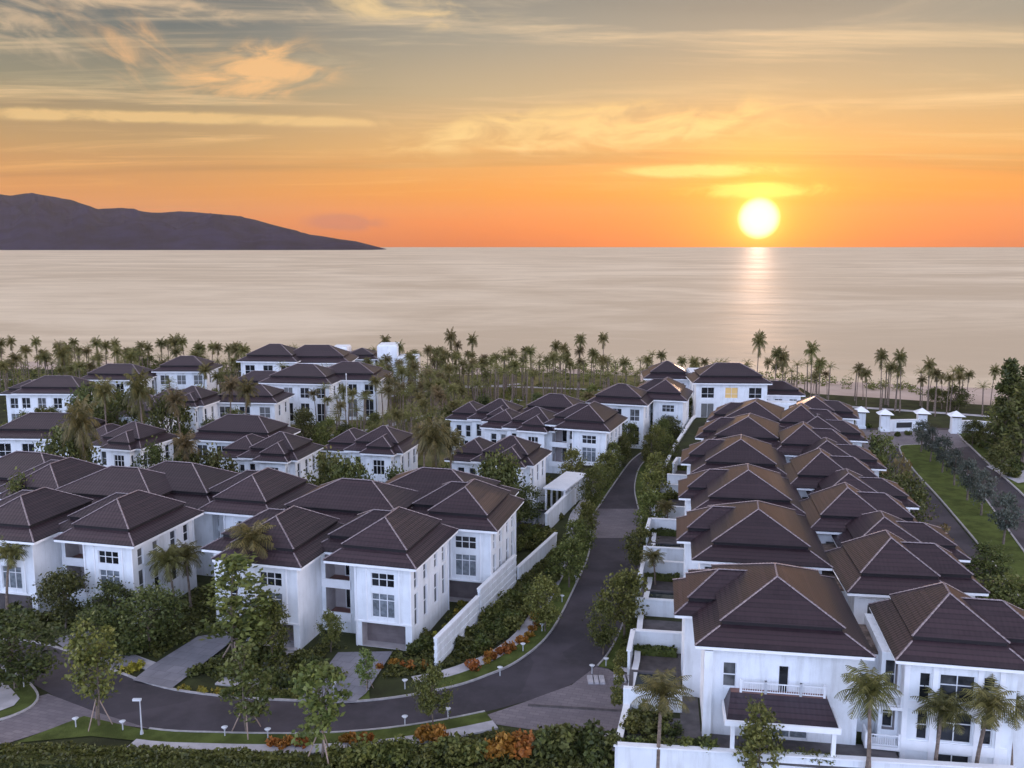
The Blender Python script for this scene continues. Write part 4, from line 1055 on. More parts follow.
def make_bush(seed, rx, rz_, lm, n=240, ls=.26, name='bush', up=.4):
    rnd = random.Random(seed); m = MB()
    cl = [(Vector((rnd.uniform(-1, 1) * rx * .6, rnd.uniform(-1, 1) * rx * .6, rnd.uniform(.3, .75) * rz_)), rnd.uniform(.35, .6) * rx) for _ in range(7)]
    for k in range(n):
        c, q = rnd.choice(cl); v = Vector((rnd.gauss(0, 1), rnd.gauss(0, 1), rnd.gauss(0, 1))).normalized() * q * rnd.uniform(.55, 1.05)
        p = c + v; p.z = max(.05, p.z); leafquad(m, p, ls * rnd.uniform(.7, 1.3), rnd, up)
    for k in range(6):
        a = rnd.uniform(0, 6.28); m.tube([(0, 0, 0), (math.cos(a) * rx * .4, math.sin(a) * rx * .4, rz_ * .55)], [.04, .015], 4, cap=False)
    return m.build(name, M[lm])
def make_conifer(seed, h, cr):
    rnd = random.Random(seed); r = empty('casuarina_tree'); t = MB(); t.tube([(0, 0, -.1), (.1, 0, h * .5), (0, .1, h)], [.22, .14, .03], 6)
    m = MB()
    for k in range(120):
        w = rnd.random(); zz = h * (.14 + .86 * w); rr = cr * (1 - w) ** .7 * rnd.uniform(.5, 1.05) + .15; a = rnd.uniform(0, 6.28)
        tip = Vector((math.cos(a) * rr, math.sin(a) * rr, zz + rr * .35)); s_ = Vector((0, 0, zz - .2)); t.tube([s_, tip], [.04, .01], 3, cap=False)
        for q in range(24):
            leafquad(m, s_.lerp(tip, rnd.uniform(.35, 1.05)) + Vector((rnd.gauss(0, .2), rnd.gauss(0, .2), rnd.gauss(0, .2) - .1)), .22 * rnd.uniform(.6, 1.2), rnd, 0, asp=2.6)
    t.build('trunk', M['bark'], r); m.build('crown', M['leafdark'], r); return r
first = {}
def plant(key, make, loc, s, rz, label, cat, group):
    if key not in first: o = make(); first[key] = o
    else: o = copy_tree(first[key])
    o.location = loc; o.rotation_euler = (0, 0, rz); o.scale = (s, s, s)
    return tag(o, label, cat, group)
R_ = random.Random(5)
TREES = {'round': lambda k: (lambda: make_tree(30 + k, 6.0, 2.1, 1.9, 'leaf', 46, 80, .19)),
         'dark': lambda k: (lambda: make_tree(40 + k, 6.0, 2.6, 1.5, 'leafdark', 48, 80, .20)),
         'young': lambda k: (lambda: make_tree(50 + k, 6.0, 1.35, 1.6, 'leafyoung', 28, 46, .21, 1.0, stakes=True, tr=.09)),
         'slim': lambda k: (lambda: make_tree(60 + k, 8.0, 1.6, 2.2, 'leaf', 40, 54, .21, 1.0, stakes=True, tr=.1)),
         'olive': lambda k: (lambda: make_tree(70 + k, 5.2, 1.9, 2.2, 'leafolive', 40, 50, .20, tr=.2)),
         'brown': lambda k: (lambda: make_tree(80 + k, 4.0, 1.6, 1.4, 'palmbrown', 18, 14, .3)),
         'conifer': lambda k: (lambda: make_conifer(90 + k, 10.0, 2.0))}
def tree(kind, pxy, h, label, group, k=0, z=0.0, wide_=1.0, cat='tree'):
    base = {'round': 6.0, 'dark': 6.0, 'young': 6.0, 'slim': 8.0, 'olive': 5.2, 'brown': 4.0, 'conifer': 10.0}[kind]
    loc = P(*pxy, z) if not isinstance(pxy, Vector) else pxy
    o = plant((kind, k), TREES[kind](k), loc, h / base, R_.uniform(0, 6.28), label, cat, group)
    o.scale = (h / base * wide_, h / base * wide_, h / base); return o
GS = 'street trees along the curving road'
for kd, q, h, wd, k, lab in [
 ('slim', (99, 726), 8.3, 1.0, 0, 'slender young tree on three stakes standing on the bottom verge'),
 ('young', (247, 733), 6.2, 1.2, 0, 'light green staked young tree on the bottom verge'),
 ('young', (322, 766), 7.6, 1.0, 1, 'light green young tree rising from the orange bushes at the bottom edge'),
 ('round', (433, 727), 4.3, 1.0, 0, 'dark green round tree at the right end of the bottom verge'),
 ('slim', (236, 668), 9.2, 1.55, 1, 'tall leafy tree in front of the villa left of the bend villa'),
 ('round', (272, 662), 5.2, 1.0, 1, 'rounded tree right of the tall leafy tree in the front garden'),
 ('young', (367, 690), 3.2, 1.1, 0, 'yellow-green small tree beside the slab driveway'),
 ('round', (331, 652), 3.6, .9, 0, 'small green tree beside the garage of the bend villa'),
 ('round', (624, 640), 6.2, 1.15, 1, 'full round street tree on the small lawn opposite the orange bed'),
 ('round', (603, 655), 4.6, 1.0, 2, 'lower street tree leaning over the road by the small lawn'),
 ('round', (640, 578), 5.4, 1.0, 0, 'light street tree on the right side, in front of the paved crossing'),
 ('round', (650, 545), 6.0, 1.15, 2, 'dense street tree on the right side beside the paved crossing'),
 ('round', (654, 520), 6.2, 1.1, 1, 'street tree on the right side, just beyond the paved crossing'),
 ('round', (657, 492), 5.6, 1.1, 0, 'street tree on the right side, second beyond the paved crossing'),
 ('round', (668, 470), 5.2, 1.2, 2, 'street tree on the right side, third beyond the paved crossing'),
 ('round', (545, 632), 4.8, 1.15, 2, 'bronze-green street tree at the top of the orange planting bed'),
 ('round', (569, 588), 5.0, 1.2, 1, 'spreading street tree on the left verge at the foot of the straight road'),
 ('round', (578, 563), 4.8, 1.2, 0, 'spreading street tree on the left verge, next up the straight road'),
 ('round', (592, 512), 5.6, 1.0, 2, 'street tree on the left verge beside the pergola'),
 ('round', (606, 490), 5.4, 1.1, 1, 'street tree on the left verge beyond the pergola'),
 ('round', (620, 465), 5.0, 1.2, 0, 'street tree on the left verge at the far bend'),
 ('round', (572, 490), 5.6, 1.1, 2, 'tree between the pergola and the villa with broken red roofline'),
 ('dark', (585, 470), 5.0, 1.1, 0, 'brownish tree behind the pergola in front of the long villa')]:
    tree(kd, q, h, lab, GS, k, wide_=wd * (.82 if kd == 'round' else 1))
GD = 'garden trees between the villas'
for kd, q, h, wd, k, lab in [
 ('dark', (16, 690), 6.0, 1.25, 0, 'dark spreading tree at the left edge by the corner island'),
 ('dark', (66, 628), 5.2, 1.0, 1, 'dark tree left of the stacked-loggia villa by the driveway'),
 ('dark', (112, 632), 4.6, 1.1, 0, 'dark tree in front of the stacked-loggia villa'),
 ('dark', (150, 650), 5.2, 1.2, 1, 'dark broad tree in the front garden of the stacked-loggia villa'),
 ('dark', (98, 655), 4.0, 1.1, 1, 'low dark tree by the footpath of the left front garden'),
 ('dark', (520, 525), 5.0, 1.3, 0, 'dark leafy tree left of the white pergola'),
 ('dark', (500, 500), 4.2, 1.2, 1, 'dark leafy tree below the villa with broken red roofline'),
 ('dark', (150, 376), 5.5, 1.0, 0, 'leafy tree left of the tall white villa near the sea'),
 ('dark', (135, 372), 6.5, 1.1, 1, 'tall dark tree in the left beach grove behind the half-hidden villa'),
 ('dark', (668, 446), 5.0, 1.2, 0, 'dark tree at the far end of the street beside the right-hand block'),
 ('dark', (686, 425), 5.4, 1.0, 1, 'tree in front of the white villa with wide red-brown roof'),
 ('dark', (640, 440), 5.4, 1.3, 0, 'brownish tree in front of the white villa with columned end'),
 ('dark', (612, 452), 5.4, 1.2, 1, 'brownish tree under the blank end wall of the long villa'),
 ('dark', (705, 410), 4.4, 1.1, 0, 'tree in front of the golden-windowed villa')]:
    tree(kd, q, h, lab, GD, k, wide_=wd)
GO = 'grey-green trees on the grass island'
for i, (q, h) in enumerate([((921, 452), 5.2), ((930, 462), 5.4), ((942, 473), 5.6), ((954, 486), 5.2), ((967, 501), 5.6), ((981, 516), 5.8), ((1003, 545), 6.0)]):
    tree('olive', q, h, 'grey-green tree on the grass island, %s counted from the gate' % ordw(i + 1), GO, i % 2, wide_=.74)
GB = 'trees right of the right-hand block'
for kd, q, h, wd, k, lab in [
 ('brown', (938, 560), 4.0, .9, 0, 'small bare-stemmed tree in the gap below the grass island'),
 ('dark', (985, 585), 4.2, 1.2, 0, 'round dark tree at the lower end of the grass island'),
 ('dark', (1010, 650), 6.0, 1.2, 1, 'big dark tree at the right edge behind the balconied villa'),
 ('dark', (1024, 720), 6.5, 1.2, 0, 'dark tree at the bottom right corner'),
 ('conifer', (1003, 462), 17.0, 1.0, 0, 'tall dark casuarina right of the gate, left of a pair'),
 ('conifer', (1022, 470), 16.5, 1.1, 1, 'tall dark casuarina at the right edge, right of a pair'),
 ('conifer', (1040, 450), 17.5, 1.1, 0, 'casuarina cut by the right edge beyond the boundary wall'),
 ('dark', (992, 452), 5.0, 1.1, 0, 'dark tree in front of the casuarinas by the boundary wall'),
 ('dark', (972, 447), 4.6, .9, 1, 'small dark tree on the lawn right of the road below the gate'),
 ('dark', (1000, 478), 4.8, 1.0, 1, 'dark tree on the lawn right of the road above the pale footpath'),
 ('dark', (955, 410), 5.0, 1.3, 0, 'low spreading tree behind the rightmost gate pillar'),
 ('dark', (935, 405), 3.6, 1.4, 1, 'low scrubby tree behind the gate near the sand')]:
    tree(kd, q, h, lab, GB, k, wide_=wd)
# ---- palms
PALMS = [('palm', 9.0, 2.5), ('palm', 8.0, 2.4), ('palmbrown', 9.0, 2.4), ('palm', 10.0, 2.3), ('palm', 5.0, 2.5)]
def palm(k, loc, h, label, group, wd=1.0):
    lm, hh, fr = PALMS[k]
    o = plant(('palm', k), lambda: make_palm(200 + k, hh, fr * 1.0, lm=lm, n=26, lean=.4 + .3 * (k % 3)), loc, h / hh, R_.uniform(0, 6.28), label, 'palm', group)
    f_ = (h / hh) ** -.7 * wd; o.scale = (h / hh * f_, h / hh * f_, h / hh); return o
GP = 'garden palms near the villas'
for q, h, k, z_, wd, lab in [
 ((258, 640), 9.3, 0, 0, 1.0, 'tall full palm in front of the villa next to the bend villa'),
 ((176, 619), 5.4, 4, 0, .8, 'palm in the planter beside the stacked-loggia villa, left of the pair'),
 ((191, 612), 5.2, 4, 0, .8, 'palm in the planter beside the stacked-loggia villa, right of the pair'),
 ((8, 622), 6.5, 1, 0, .9, 'palm at the left edge against the cut-off villa'),
 ((657, 790), 6.8, 0, 0, .95, 'full palm rising in front of the bottom white wall'),
 ((868, 772), 4.9, 4, TZ, .85, 'young palm on the terrace right of the porch villa'),
 ((932, 800), 6.0, 0, 0, .95, 'dark palm before the balconied villa, left of the pair'),
 ((972, 800), 6.6, 1, 0, .95, 'dark palm before the balconied villa, right of the pair'),
 ((1010, 790), 5.6, 1, 0, .9, 'dark palm in the bottom right corner'),
 ((592, 432), 6.5, 2, 0, .9, 'brown palm before the long villa, left of the pair'),
 ((574, 440), 6.0, 2, 0, .9, 'brown palm in front of the layered dark roof'),
 ((640, 420), 6.8, 1, 0, .9, 'slim palm before the white villa with columned end'),
 ((652, 424), 6.4, 2, 0, .9, 'brown slim palm right of the columned end of the villa'),
 ((680, 410), 7.2, 1, 0, .9, 'slim palm before the villa with wide red-brown roof'),
 ((726, 400), 6.8, 2, 0, .9, 'palm before the golden windows, left of the pair'),
 ((742, 396), 6.5, 1, 0, .9, 'palm before the golden windows, right of the pair'),
 ((655, 585), 2.6, 4, TZ, .75, 'small palm in the first court of the left column'),
 ((668, 530), 2.6, 4, TZ, .75, 'small palm in the second court of the left column')]:
    palm(k, P(*q, z_), h, lab, GP, wd)
def hat(pxx, topy, Y):                     # palm whose crown reaches that height of the survey at depth Y
    v = (topy - 384) / FPX; sl_ = -(SP + v * CP) / (CP - v * SP); return (pxx - 512) / FPX * Y / (CP - v * SP), 35 + Y * sl_
def zone(label, group, items, f=.70):
    items.sort(key=lambda t: t[0].x / max(1, t[0].y))
    for i, (loc, h, k, wd) in enumerate(items): palm(k, loc, h, label % ordw(i + 1), group, wd * f)
tall_tops = [(453, 336), (472, 339), (386, 340), (399, 346), (415, 352), (555, 345), (563, 346), (580, 339), (604, 337), (531, 350), (511, 352), (594, 352)]
it = []
for x, y in tall_tops:
    Y = R_.uniform(214, 232); X, hz = hat(x, y, Y); it.append((Vector((X, Y, 0)), hz - .8, R_.choice((0, 1, 3)), .95))
zone('tall palm standing above the central grove against the sea, %s from the left', 'tall palms of the central grove', it)
it = []
for x, y in [(758, 341), (776, 353), (785, 357), (813, 350), (820, 362), (883, 356), (903, 357), (930, 365), (949, 377), (868, 372), (938, 372)]:
    Y = R_.uniform(186, 196); X, hz = hat(x, y, Y); it.append((Vector((X, Y, 0)), hz - .6, R_.choice((0, 1, 3)), .92))
zone('tall palm beside the sand beyond the right-hand block, %s from the left', 'tall palms beside the sand', it)
it = []
for x, y in [(12, 340), (36, 342), (74, 340), (98, 341), (113, 342), (146, 346), (168, 342), (184, 339), (217, 346), (229, 347), (240, 349), (80, 348), (56, 346), (24, 346), (0, 343), (128, 350)]:
    Y = R_.uniform(228, 244); X, hz = hat(x, y + R_.uniform(-1, 2), Y); it.append((Vector((X, Y, 0)), hz - .6, R_.choice((0, 1, 3)), .95))
zone('tall palm topping the left beach grove, %s from the left', 'tall palms of the left grove', it)
def grove(n, xr, dy, hr, ks, label, group, mind=2.6, wd=1.0, yfun=None):
    it = []; tries = 0
    while len(it) < n and tries < 6000:
        tries += 1; x = R_.uniform(*xr); y = (shoreY(x) if not yfun else yfun(x)) - R_.uniform(*dy)
        if not free(x, y) or any((a[0].xy - Vector((x, y))).length < mind for a in it): continue
        it.append((Vector((x, y, 0)), R_.uniform(*hr), R_.choice(ks), wd))
    zone(label, group, it)
grove(60, (-165, -62), (34, 82), (6.5, 9.5), (0, 1, 1, 4), 'palm in the dense left beach grove, %s from the left', 'palms of the left beach grove', 2.4, 1.1)
grove(62, (-62, 42), (34, 62), (6.5, 9.2), (0, 1, 2, 3), 'palm in the central beach grove, %s from the left', 'palms of the central beach grove', 2.2, .95)
grove(34, (40, 112), (36, 50), (5.5, 8.6), (0, 1, 2), 'palm in the thin row beside the sand, %s from the left', 'palms in the row beside the sand', 1.7, .85)
pk = [P(*q).xy for q in [(330, 445), (300, 420), (350, 396), (400, 378), (560, 376), (640, 378), (560, 398), (480, 412), (455, 452), (400, 462)]]
it = []
tries = 0
while len(it) < 58 and tries < 9000:
    tries += 1; x, y = R_.uniform(-60, 40), R_.uniform(105, 215)
    if not inpoly(x, y, pk) or not free(x, y) or any((a[0].xy - Vector((x, y))).length < 2.6 for a in it): continue
    it.append((Vector((x, y, 0)), R_.uniform(5.5, 8.6), R_.choice((0, 1, 2, 2, 3)), .95))
zone('palm on the park lawn before the beach, %s from the left', 'palms of the park lawn', it)

# gap planting seen between the roofs: (place, top in the survey, depth)
for kd, x, ty, Y, wd, k, lab in [
 ('dark', 152, 446, 117, .9, 0, 'yellowish tree before the garden villa with a projecting wing'), ('dark', 64, 432, 116, 1.0, 1, 'green tree between the two left garden villas of the third row'),
  ('dark', 92, 388, 152, 1.0, 1, 'big leafy tree in front of the half-hidden garden villa'),
 ('dark', 116, 392, 146, 1.1, 0, 'leafy tree left of the low garden villa in the left middle distance'), ('dark', 166, 398, 143, .9, 1, 'leafy tree right of the low garden villa in the left middle distance'),
  ('dark', 214, 452, 112, 1.0, 0, 'round tree before the garden villa with dark red roof'),
 ('dark', 330, 456, 108, 1.0, 0, 'olive tree in the gap left of the reddish-roofed villa'), ('dark', 350, 464, 106, .9, 1, 'low olive tree at the foot of the reddish-roofed villa'),
 ('dark', 396, 470, 106, .8, 0, 'yellow-green low tree under the windows of the reddish-roofed villa'), ('dark', 186, 452, 113, .8, 1, 'brownish tree between the projecting wing and the dark red roof'),
 ('dark', 500, 458, 106, 1.0, 1, 'rounded tree in front of the villa with broken red roofline'), ('dark', 880, 436, 124, .9, 0, 'sparse dark tree nearest the plaza, beside the right column'), ('dark', 908, 478, 104, 1.0, 1, 'low dark tree beside the kerb of the grass island'), ('brown', 897, 458, 112, .9, 0, 'brownish dry tree between two dark ones beside the right column'), ('dark', 22, 478, 98, .8, 0, 'small tree between the left second-row roofs')]:
    X, hz = hat(x, ty, Y); tree(kd, Vector((X, Y, 0)), max(2.5, hz), lab, GD, k, wide_=wd * .7)
for x, ty, Y, k, lab in [(104, 394, 140, 1, 'palm in front of the low garden villa on the left'), (141, 396, 139, 4, 'bushy palm before the low garden villa on the left'), (180, 402, 137, 2, 'brown palm before the villa with pale terrace wall'),
 (228, 388, 150, 2, 'palm before the dark-roofed villa on the park edge, left of the pair'), (243, 392, 148, 1, 'palm before the dark-roofed villa on the park edge, right of the pair'), (83, 428, 115, 4, 'short palm behind the second-row roofs on the left'),
 (192, 446, 112, 2, 'brown-leaved palm between the second-row and third-row roofs'), (424, 440, 112, 2, 'brownish palm at the right end of the reddish-roofed garden villa'), (438, 444, 110, 4, 'green palm right of the reddish-roofed garden villa'), (450, 446, 112, 1, 'slim palm right of the reddish-roofed garden villa')]:
    X, hz = hat(x, ty, Y); palm(k, Vector((X, Y, 0)), max(3.0, hz), lab, GP, .8)
its = []; tries = 0; gp_ = [p.xy for p in px([(0, 478), (330, 476), (440, 456), (520, 452), (640, 432), (640, 398), (560, 408), (440, 436), (330, 436), (240, 412), (0, 392)])]
while len(its) < 46 and tries < 20000:
    tries += 1; x, y = R_.uniform(-95, 45), R_.uniform(95, 190)
    if not inpoly(x, y, gp_) or not free(x, y) or any((a - Vector((x, y, 0))).length < 3.0 for a in its): continue
    its.append(Vector((x, y, 0)))
its.sort(key=lambda p: p.x / p.y)
for i, p in enumerate(its): tree('dark' if i % 3 else 'round', p, R_.uniform(4.5, 7.0), 'leafy garden tree in the gaps between the left villas, %s from the left' % ordw(i + 1), 'leafy trees in the villa gaps', i % 2, wide_=.72)
for i, (q, h) in enumerate([((630, 452), 5.0), ((621, 470), 5.2), ((612, 480), 5.4), ((600, 500), 5.0), ((586, 540), 4.6), ((650, 470), 5.4), ((656, 458), 5.4), ((664, 448), 5.0)]):
    tree('round', q, h, 'extra verge tree filling the line along the straight road, %s of eight' % ordw(i + 1), GS, i % 3, wide_=.8)
# the mass of further palms that read as one wood
gm = MB(); grnd = random.Random(404)
def masspalm(x, y, h):
    top = Vector((x + grnd.uniform(-.4, .4), y, h)); gm.tube([(x, y, 0), top], [.16, .11], 5, m=1, cap=False)
    for k in range(18):
        az = k * 2.399 + grnd.uniform(-.3, .3); e = 1.4 - 1.6 * k / 18; p = top; Lf = grnd.uniform(1.4, 2.0); sd = Vector((-math.sin(az), math.cos(az), 0)) * .34
        for q in range(3):
            n2 = p + Vector((math.cos(az) * math.cos(e), math.sin(az) * math.cos(e), math.sin(e))) * Lf / 3
            for sg in (-1, 1):
                for w in range(2):
                    c_ = p.lerp(n2, .25 + .5 * w); gm.face([c_ - (n2 - p) * .12, c_ + (n2 - p) * .12, c_ + sd * sg * (1 - q * .22) + (n2 - p) * .4 - Vector((0, 0, .22))], 0)
            p = n2; e -= .35
for (x0, x1, d0, d1, n_) in [(-165, -62, 36, 86, 120), (-62, 45, 36, 80, 130), (45, 112, 37, 52, 26)]:
    for _ in range(n_):
        x = grnd.uniform(x0, x1); y = shoreY(x) - grnd.uniform(d0, d1)
        if free(x, y): masspalm(x, y, grnd.uniform(5.0, 9.0))
k_ = 0
while k_ < 110:
    x, y = grnd.uniform(-60, 40), grnd.uniform(105, 215)
    if inpoly(x, y, pk) and free(x, y): masspalm(x, y, grnd.uniform(4.5, 8.0)); k_ += 1
tag(gm.build('palm_grove', [M['palm'], M['palmbark']]), 'massed palms of the beach grove that merge into one wood', 'palm grove', kind='stuff')
# ---- bushes and hedges
ROADPOLY = [(p.x, p.y) for p in offs(L, -3.4)] + [(p.x, p.y) for p in reversed(offs(Rr, 3.2))]
DRIVES = [[(p.x, p.y) for p in px(l)] for l in ([(330, 650), (396, 650), (372, 700), (290, 706)], [(190, 634), (240, 628), (234, 650), (176, 694), (128, 682)], [(48, 638), (92, 628), (150, 662), (118, 675), (66, 651)], [(560, 680), (645, 640), (645, 745), (470, 726)], [(140, 740), (95, 705), (37, 690), (0, 720), (-60, 735), (-60, 775), (0, 750)])]
def clear(x, y): return free(x, y) and not inpoly(x, y, ROADPOLY) and not any(inpoly(x, y, q) for q in DRIVES)
BUSH = {'hedge': lambda k: (lambda: make_bush(300 + k, 1.0, 1.1, 'hedge', 520, .19)), 'leaf': lambda k: (lambda: make_bush(310 + k, 1.0, 1.3, 'leaf', 460, .2)),
        'croton': lambda k: (lambda: make_bush(320 + k, .8, .9, 'croton', 240, .22, 'croton_bush', .2)), 'yellow': lambda k: (lambda: make_bush(330 + k, .8, .8, 'yellowleaf', 220, .22, 'yellow_bush', .2)),
        'dark': lambda k: (lambda: make_bush(340 + k, 1.1, 1.2, 'leafdark', 500, .21))}
def bush(kind, loc, s, label, group, k=0): return plant(('bush', kind, k), BUSH[kind](k), loc, s, R_.uniform(0, 6.28), label, 'bush', group)
def bedline(kind, a, b, n, sr, label, group, jit=.3, z=0.0):
    a, b = P(*a), P(*b); its = [a.lerp(b, (i + .5) / n) + Vector((R_.uniform(-jit, jit), R_.uniform(-jit, jit), z)) for i in range(n)]
    its.sort(key=lambda p: p.x / p.y)
    for i, p in enumerate(its): bush(kind, p, R_.uniform(*sr), label % ordw(i + 1), group, i % 2)
bedline('croton', (468, 672), (520, 644), 9, (.6, .9), 'orange croton in the bed along the inside footpath, %s from the left', 'orange crotons by the inside footpath', .4)
bedline('croton', (524, 640), (540, 612), 5, (.5, .8), 'orange croton at the upper end of the inside bed, %s from the left', 'orange crotons by the inside footpath', .4)
bedline('croton', (270, 746), (304, 746), 3, (.7, .95), 'orange croton by the bottom footpath below the lamp row, %s from the left', 'orange crotons at the bottom', .3)
bedline('croton', (343, 746), (366, 743), 3, (.6, .85), 'orange croton in the middle clump by the bottom footpath, %s from the left', 'orange crotons at the bottom', .3)
bedline('croton', (414, 742), (448, 740), 4, (.8, 1.1), 'orange croton in the right clump by the bottom footpath, %s from the left', 'orange crotons at the bottom', .4)
bedline('croton', (488, 752), (530, 752), 6, (1.0, 1.35), 'big orange croton below the paved driveway, %s from the left', 'orange crotons at the bottom', .7)
bedline('croton', (380, 668), (424, 668), 5, (.5, .7), 'dull orange croton beside the slab driveway, %s from the left', 'orange crotons by the inside footpath', .5)
bedline('yellow', (123, 674), (140, 668), 3, (.6, .8), 'yellow bush left of the slab driveway, %s from the left', 'yellow bushes', .2)
bedline('yellow', (178, 690), (236, 694), 7, (.4, .55), 'low yellow-green bush along the kerb, %s from the left', 'yellow bushes', .2)
bedline('leaf', (240, 694), (300, 698), 6, (.45, .6), 'low green bush along the kerb left of the bend driveway, %s from the left', 'kerb bushes', .2)
bedline('hedge', (462, 655), (532, 590), 16, (.7, 1.1), 'dark bush on the slope under the garden wall, %s from the left', 'bushes on the slope', .7)
bedline('leaf', (470, 640), (512, 600), 9, (.6, 1.0), 'green bush close to the garden wall foot, %s from the left', 'bushes on the slope', .5)
bedline('leaf', (505, 640), (548, 590), 9, (.7, 1.1), 'green bush in the middle of the inside bed, %s from the left', 'bushes on the slope', .5)
bedline('hedge', (542, 596), (566, 545), 10, (.7, 1.0), 'bush by the low upper garden wall, %s from the left', 'bushes on the slope', .5)
bedline('hedge', (412, 655), (432, 640), 6, (.7, 1.0), 'bush beside the bend villa under its side windows, %s from the left', 'bushes by the bend villa', .7)
bedline('dark', (440, 552), (500, 560), 9, (.8, 1.0), 'dark bush of the hedge under the bay-fronted villa, %s from the left', 'dark hedge bushes', .2)
bedline('dark', (535, 752), (612, 752), 10, (1.1, 1.6), 'dark green bush below the paved driveway, %s from the left', 'dark bushes at the bottom', .9)
bedline('leaf', (330, 764), (480, 762), 16, (.8, 1.2), 'green bush along the bottom edge, %s from the left', 'bushes along the bottom edge', .7)
def hedge(pts, w, h, label, n=190, z=0.0):
    rnd = random.Random(len(pts) * 7 + int(w * 10)); mb = MB(); pts = [q if isinstance(q, Vector) else P(*q) for q in pts]; o = pts[0].copy(); o.z = 0
    for a, b_ in zip(pts, pts[1:]):
        Ln = (b_ - a).length; dr = (b_ - a) / Ln; nr = Vector((-dr.y, dr.x, 0))
        for k in range(int(n * Ln)):
            t_ = rnd.random(); u = rnd.uniform(-1, 1); hh = h * (.85 + .3 * noise.noise(Vector((a.x + t_ * Ln * .7, u, 2))))
            zz = hh * (1 - rnd.random() ** 2.2) if abs(u) < .8 else hh * rnd.random()
            leafquad(mb, a - o + dr * t_ * Ln + nr * u * w / 2 + Vector((0, 0, zz)), .18 * rnd.uniform(.6, 1.4), rnd, .5)
        p_ = [a - o + nr * w * .36, b_ - o + nr * w * .36, b_ - o - nr * w * .36, a - o - nr * w * .36]
        mb.prism([(p.x, p.y) for p in p_], 0, h * .72)
    ob = mb.build('hedge', M['hedge']); ob.location = o + Vector((0, 0, z)); tag(ob, label, 'hedge', 'clipped hedges at the bottom' if z == 0 else 'clipped court hedges')
hedge([(-20, 757), (150, 759), (334, 767)], 1.2, .85, 'upper clipped hedge below the bottom verge on the left')
hedge([(-20, 768), (150, 772), (330, 781)], 1.5, 1.0, 'lower clipped hedge along the bottom edge on the left')
bedline('dark', (120, 655), (180, 640), 10, (.8, 1.2), 'dark bush in the planter beside the slab driveway, %s from the left', 'dark bushes of the left gardens', .8)
bedline('dark', (206, 668), (300, 690), 10, (.7, 1.1), 'dark bush in the garden between the driveways, %s from the left', 'dark bushes of the left gardens', 1.0)
bedline('dark', (250, 655), (330, 680), 10, (.7, 1.1), 'dark bush below the entrance steps, %s from the left', 'dark bushes of the left gardens', 1.0)
bedline('dark', (0, 622), (50, 625), 8, (.9, 1.2), 'dark bush at the foot of the cut-off villa, %s from the left', 'dark bushes of the left gardens', .7)
for wl, rz, w in YARD:
    for y, lab in ((12.4, 'clipped court hedge by the back wall of %s'), (4.4, 'clipped court hedge before the pool of %s')):
        p0, p1 = Vector((*wl(-4.2, y), 0)), Vector((*wl(-.8, y), 0))
        hedge([p0, p1], .8, .8, lab % w, 160, TZ)
wl0 = YARD[0][0]
for i in range(9):
    x, y = wl0(-5.0 + i * .75, -1.7); bush('dark' if i % 2 else 'leaf', Vector((x, y, TZ)), R_.uniform(.5, .8), 'bush behind the bottom white wall left of the porch, %s from the left' % ordw(i + 1), 'bushes of the porch terrace', i % 2)
for i in range(8):
    x, y = wl0(2.9 + i * .8, -1.75); bush('leaf', Vector((x, y, TZ)), R_.uniform(.45, .7), 'bush behind the bottom white wall before the porch, %s from the left' % ordw(i + 1), 'bushes of the porch terrace', i % 2)
for i in range(7):
    x, y = wl0(-3.9 + (i % 4) * .95, .1 + 1.6 * (i // 4)); bush('dark' if i % 2 else 'leaf', Vector((x, y, TZ)), R_.uniform(.6, .95), 'bush in the planted court left of the porch, %s of seven' % ordw(i + 1), 'bushes of the porch terrace', i % 2)
for i in range(6):
    x, y = wl0(-5.2, 3.8 + i * 1.5); bush('leaf', Vector((x, y, TZ)), R_.uniform(.45, .7), 'bush along the left court wall of the porch villa, %s from the front' % ordw(i + 1), 'bushes of the porch terrace', i % 2)
bedline('leaf', (622, 672), (640, 610), 8, (.5, .8), 'bush at the foot of the white retaining wall, %s from the left', 'bushes along the retaining wall', .2)
# scattered garden bushes in the gaps between the left villas, the park and the right-hand road
def scatter(poly, n, kinds, sr, label, group, mind=1.8):
    it = []; tries = 0; xs = [q[0] for q in poly]; ys = [q[1] for q in poly]
    while len(it) < n and tries < 8000:
        tries += 1; x, y = R_.uniform(min(xs), max(xs)), R_.uniform(min(ys), max(ys))
        if not inpoly(x, y, poly) or not clear(x, y) or any((a - Vector((x, y, 0))).length < mind for a in it): continue
        it.append(Vector((x, y, 0)))
    it.sort(key=lambda p: p.x / p.y)
    for i, p in enumerate(it): bush(R_.choice(kinds), p, R_.uniform(*sr), label % ordw(i + 1), group, i % 2)
scatter([p.xy for p in px([(0, 500), (330, 470), (420, 440), (330, 428), (0, 440)])], 40, ('dark', 'hedge', 'leaf'), (.9, 1.8), 'garden bush between the second-row and third-row villas, %s from the left', 'bushes between the left villas')
scatter([p.xy for p in px([(965, 436), (1024, 445), (1024, 490), (1000, 468)])], 18, ('dark', 'hedge'), (.8, 1.5), 'bush on the lawn right of the gate road, %s from the left', 'bushes right of the gate road', 1.4)
scatter([p.xy for p in px([(498, 566), (545, 546), (566, 518), (525, 512), (505, 540)])], 14, ('leaf', 'hedge'), (.7, 1.2), 'green bush in the garden below the white pergola, %s from the left', 'bushes below the pergola', 1.2)
scatter([p.xy for p in px([(408, 648), (437, 640), (476, 596), (448, 592)])], 12, ('leaf', 'yellow'), (.5, .9), 'bush in the planter between bend villa and garden wall, %s from the left', 'bushes by the bend villa', 1.1)
ug = MB(); rnd_u = random.Random(91)
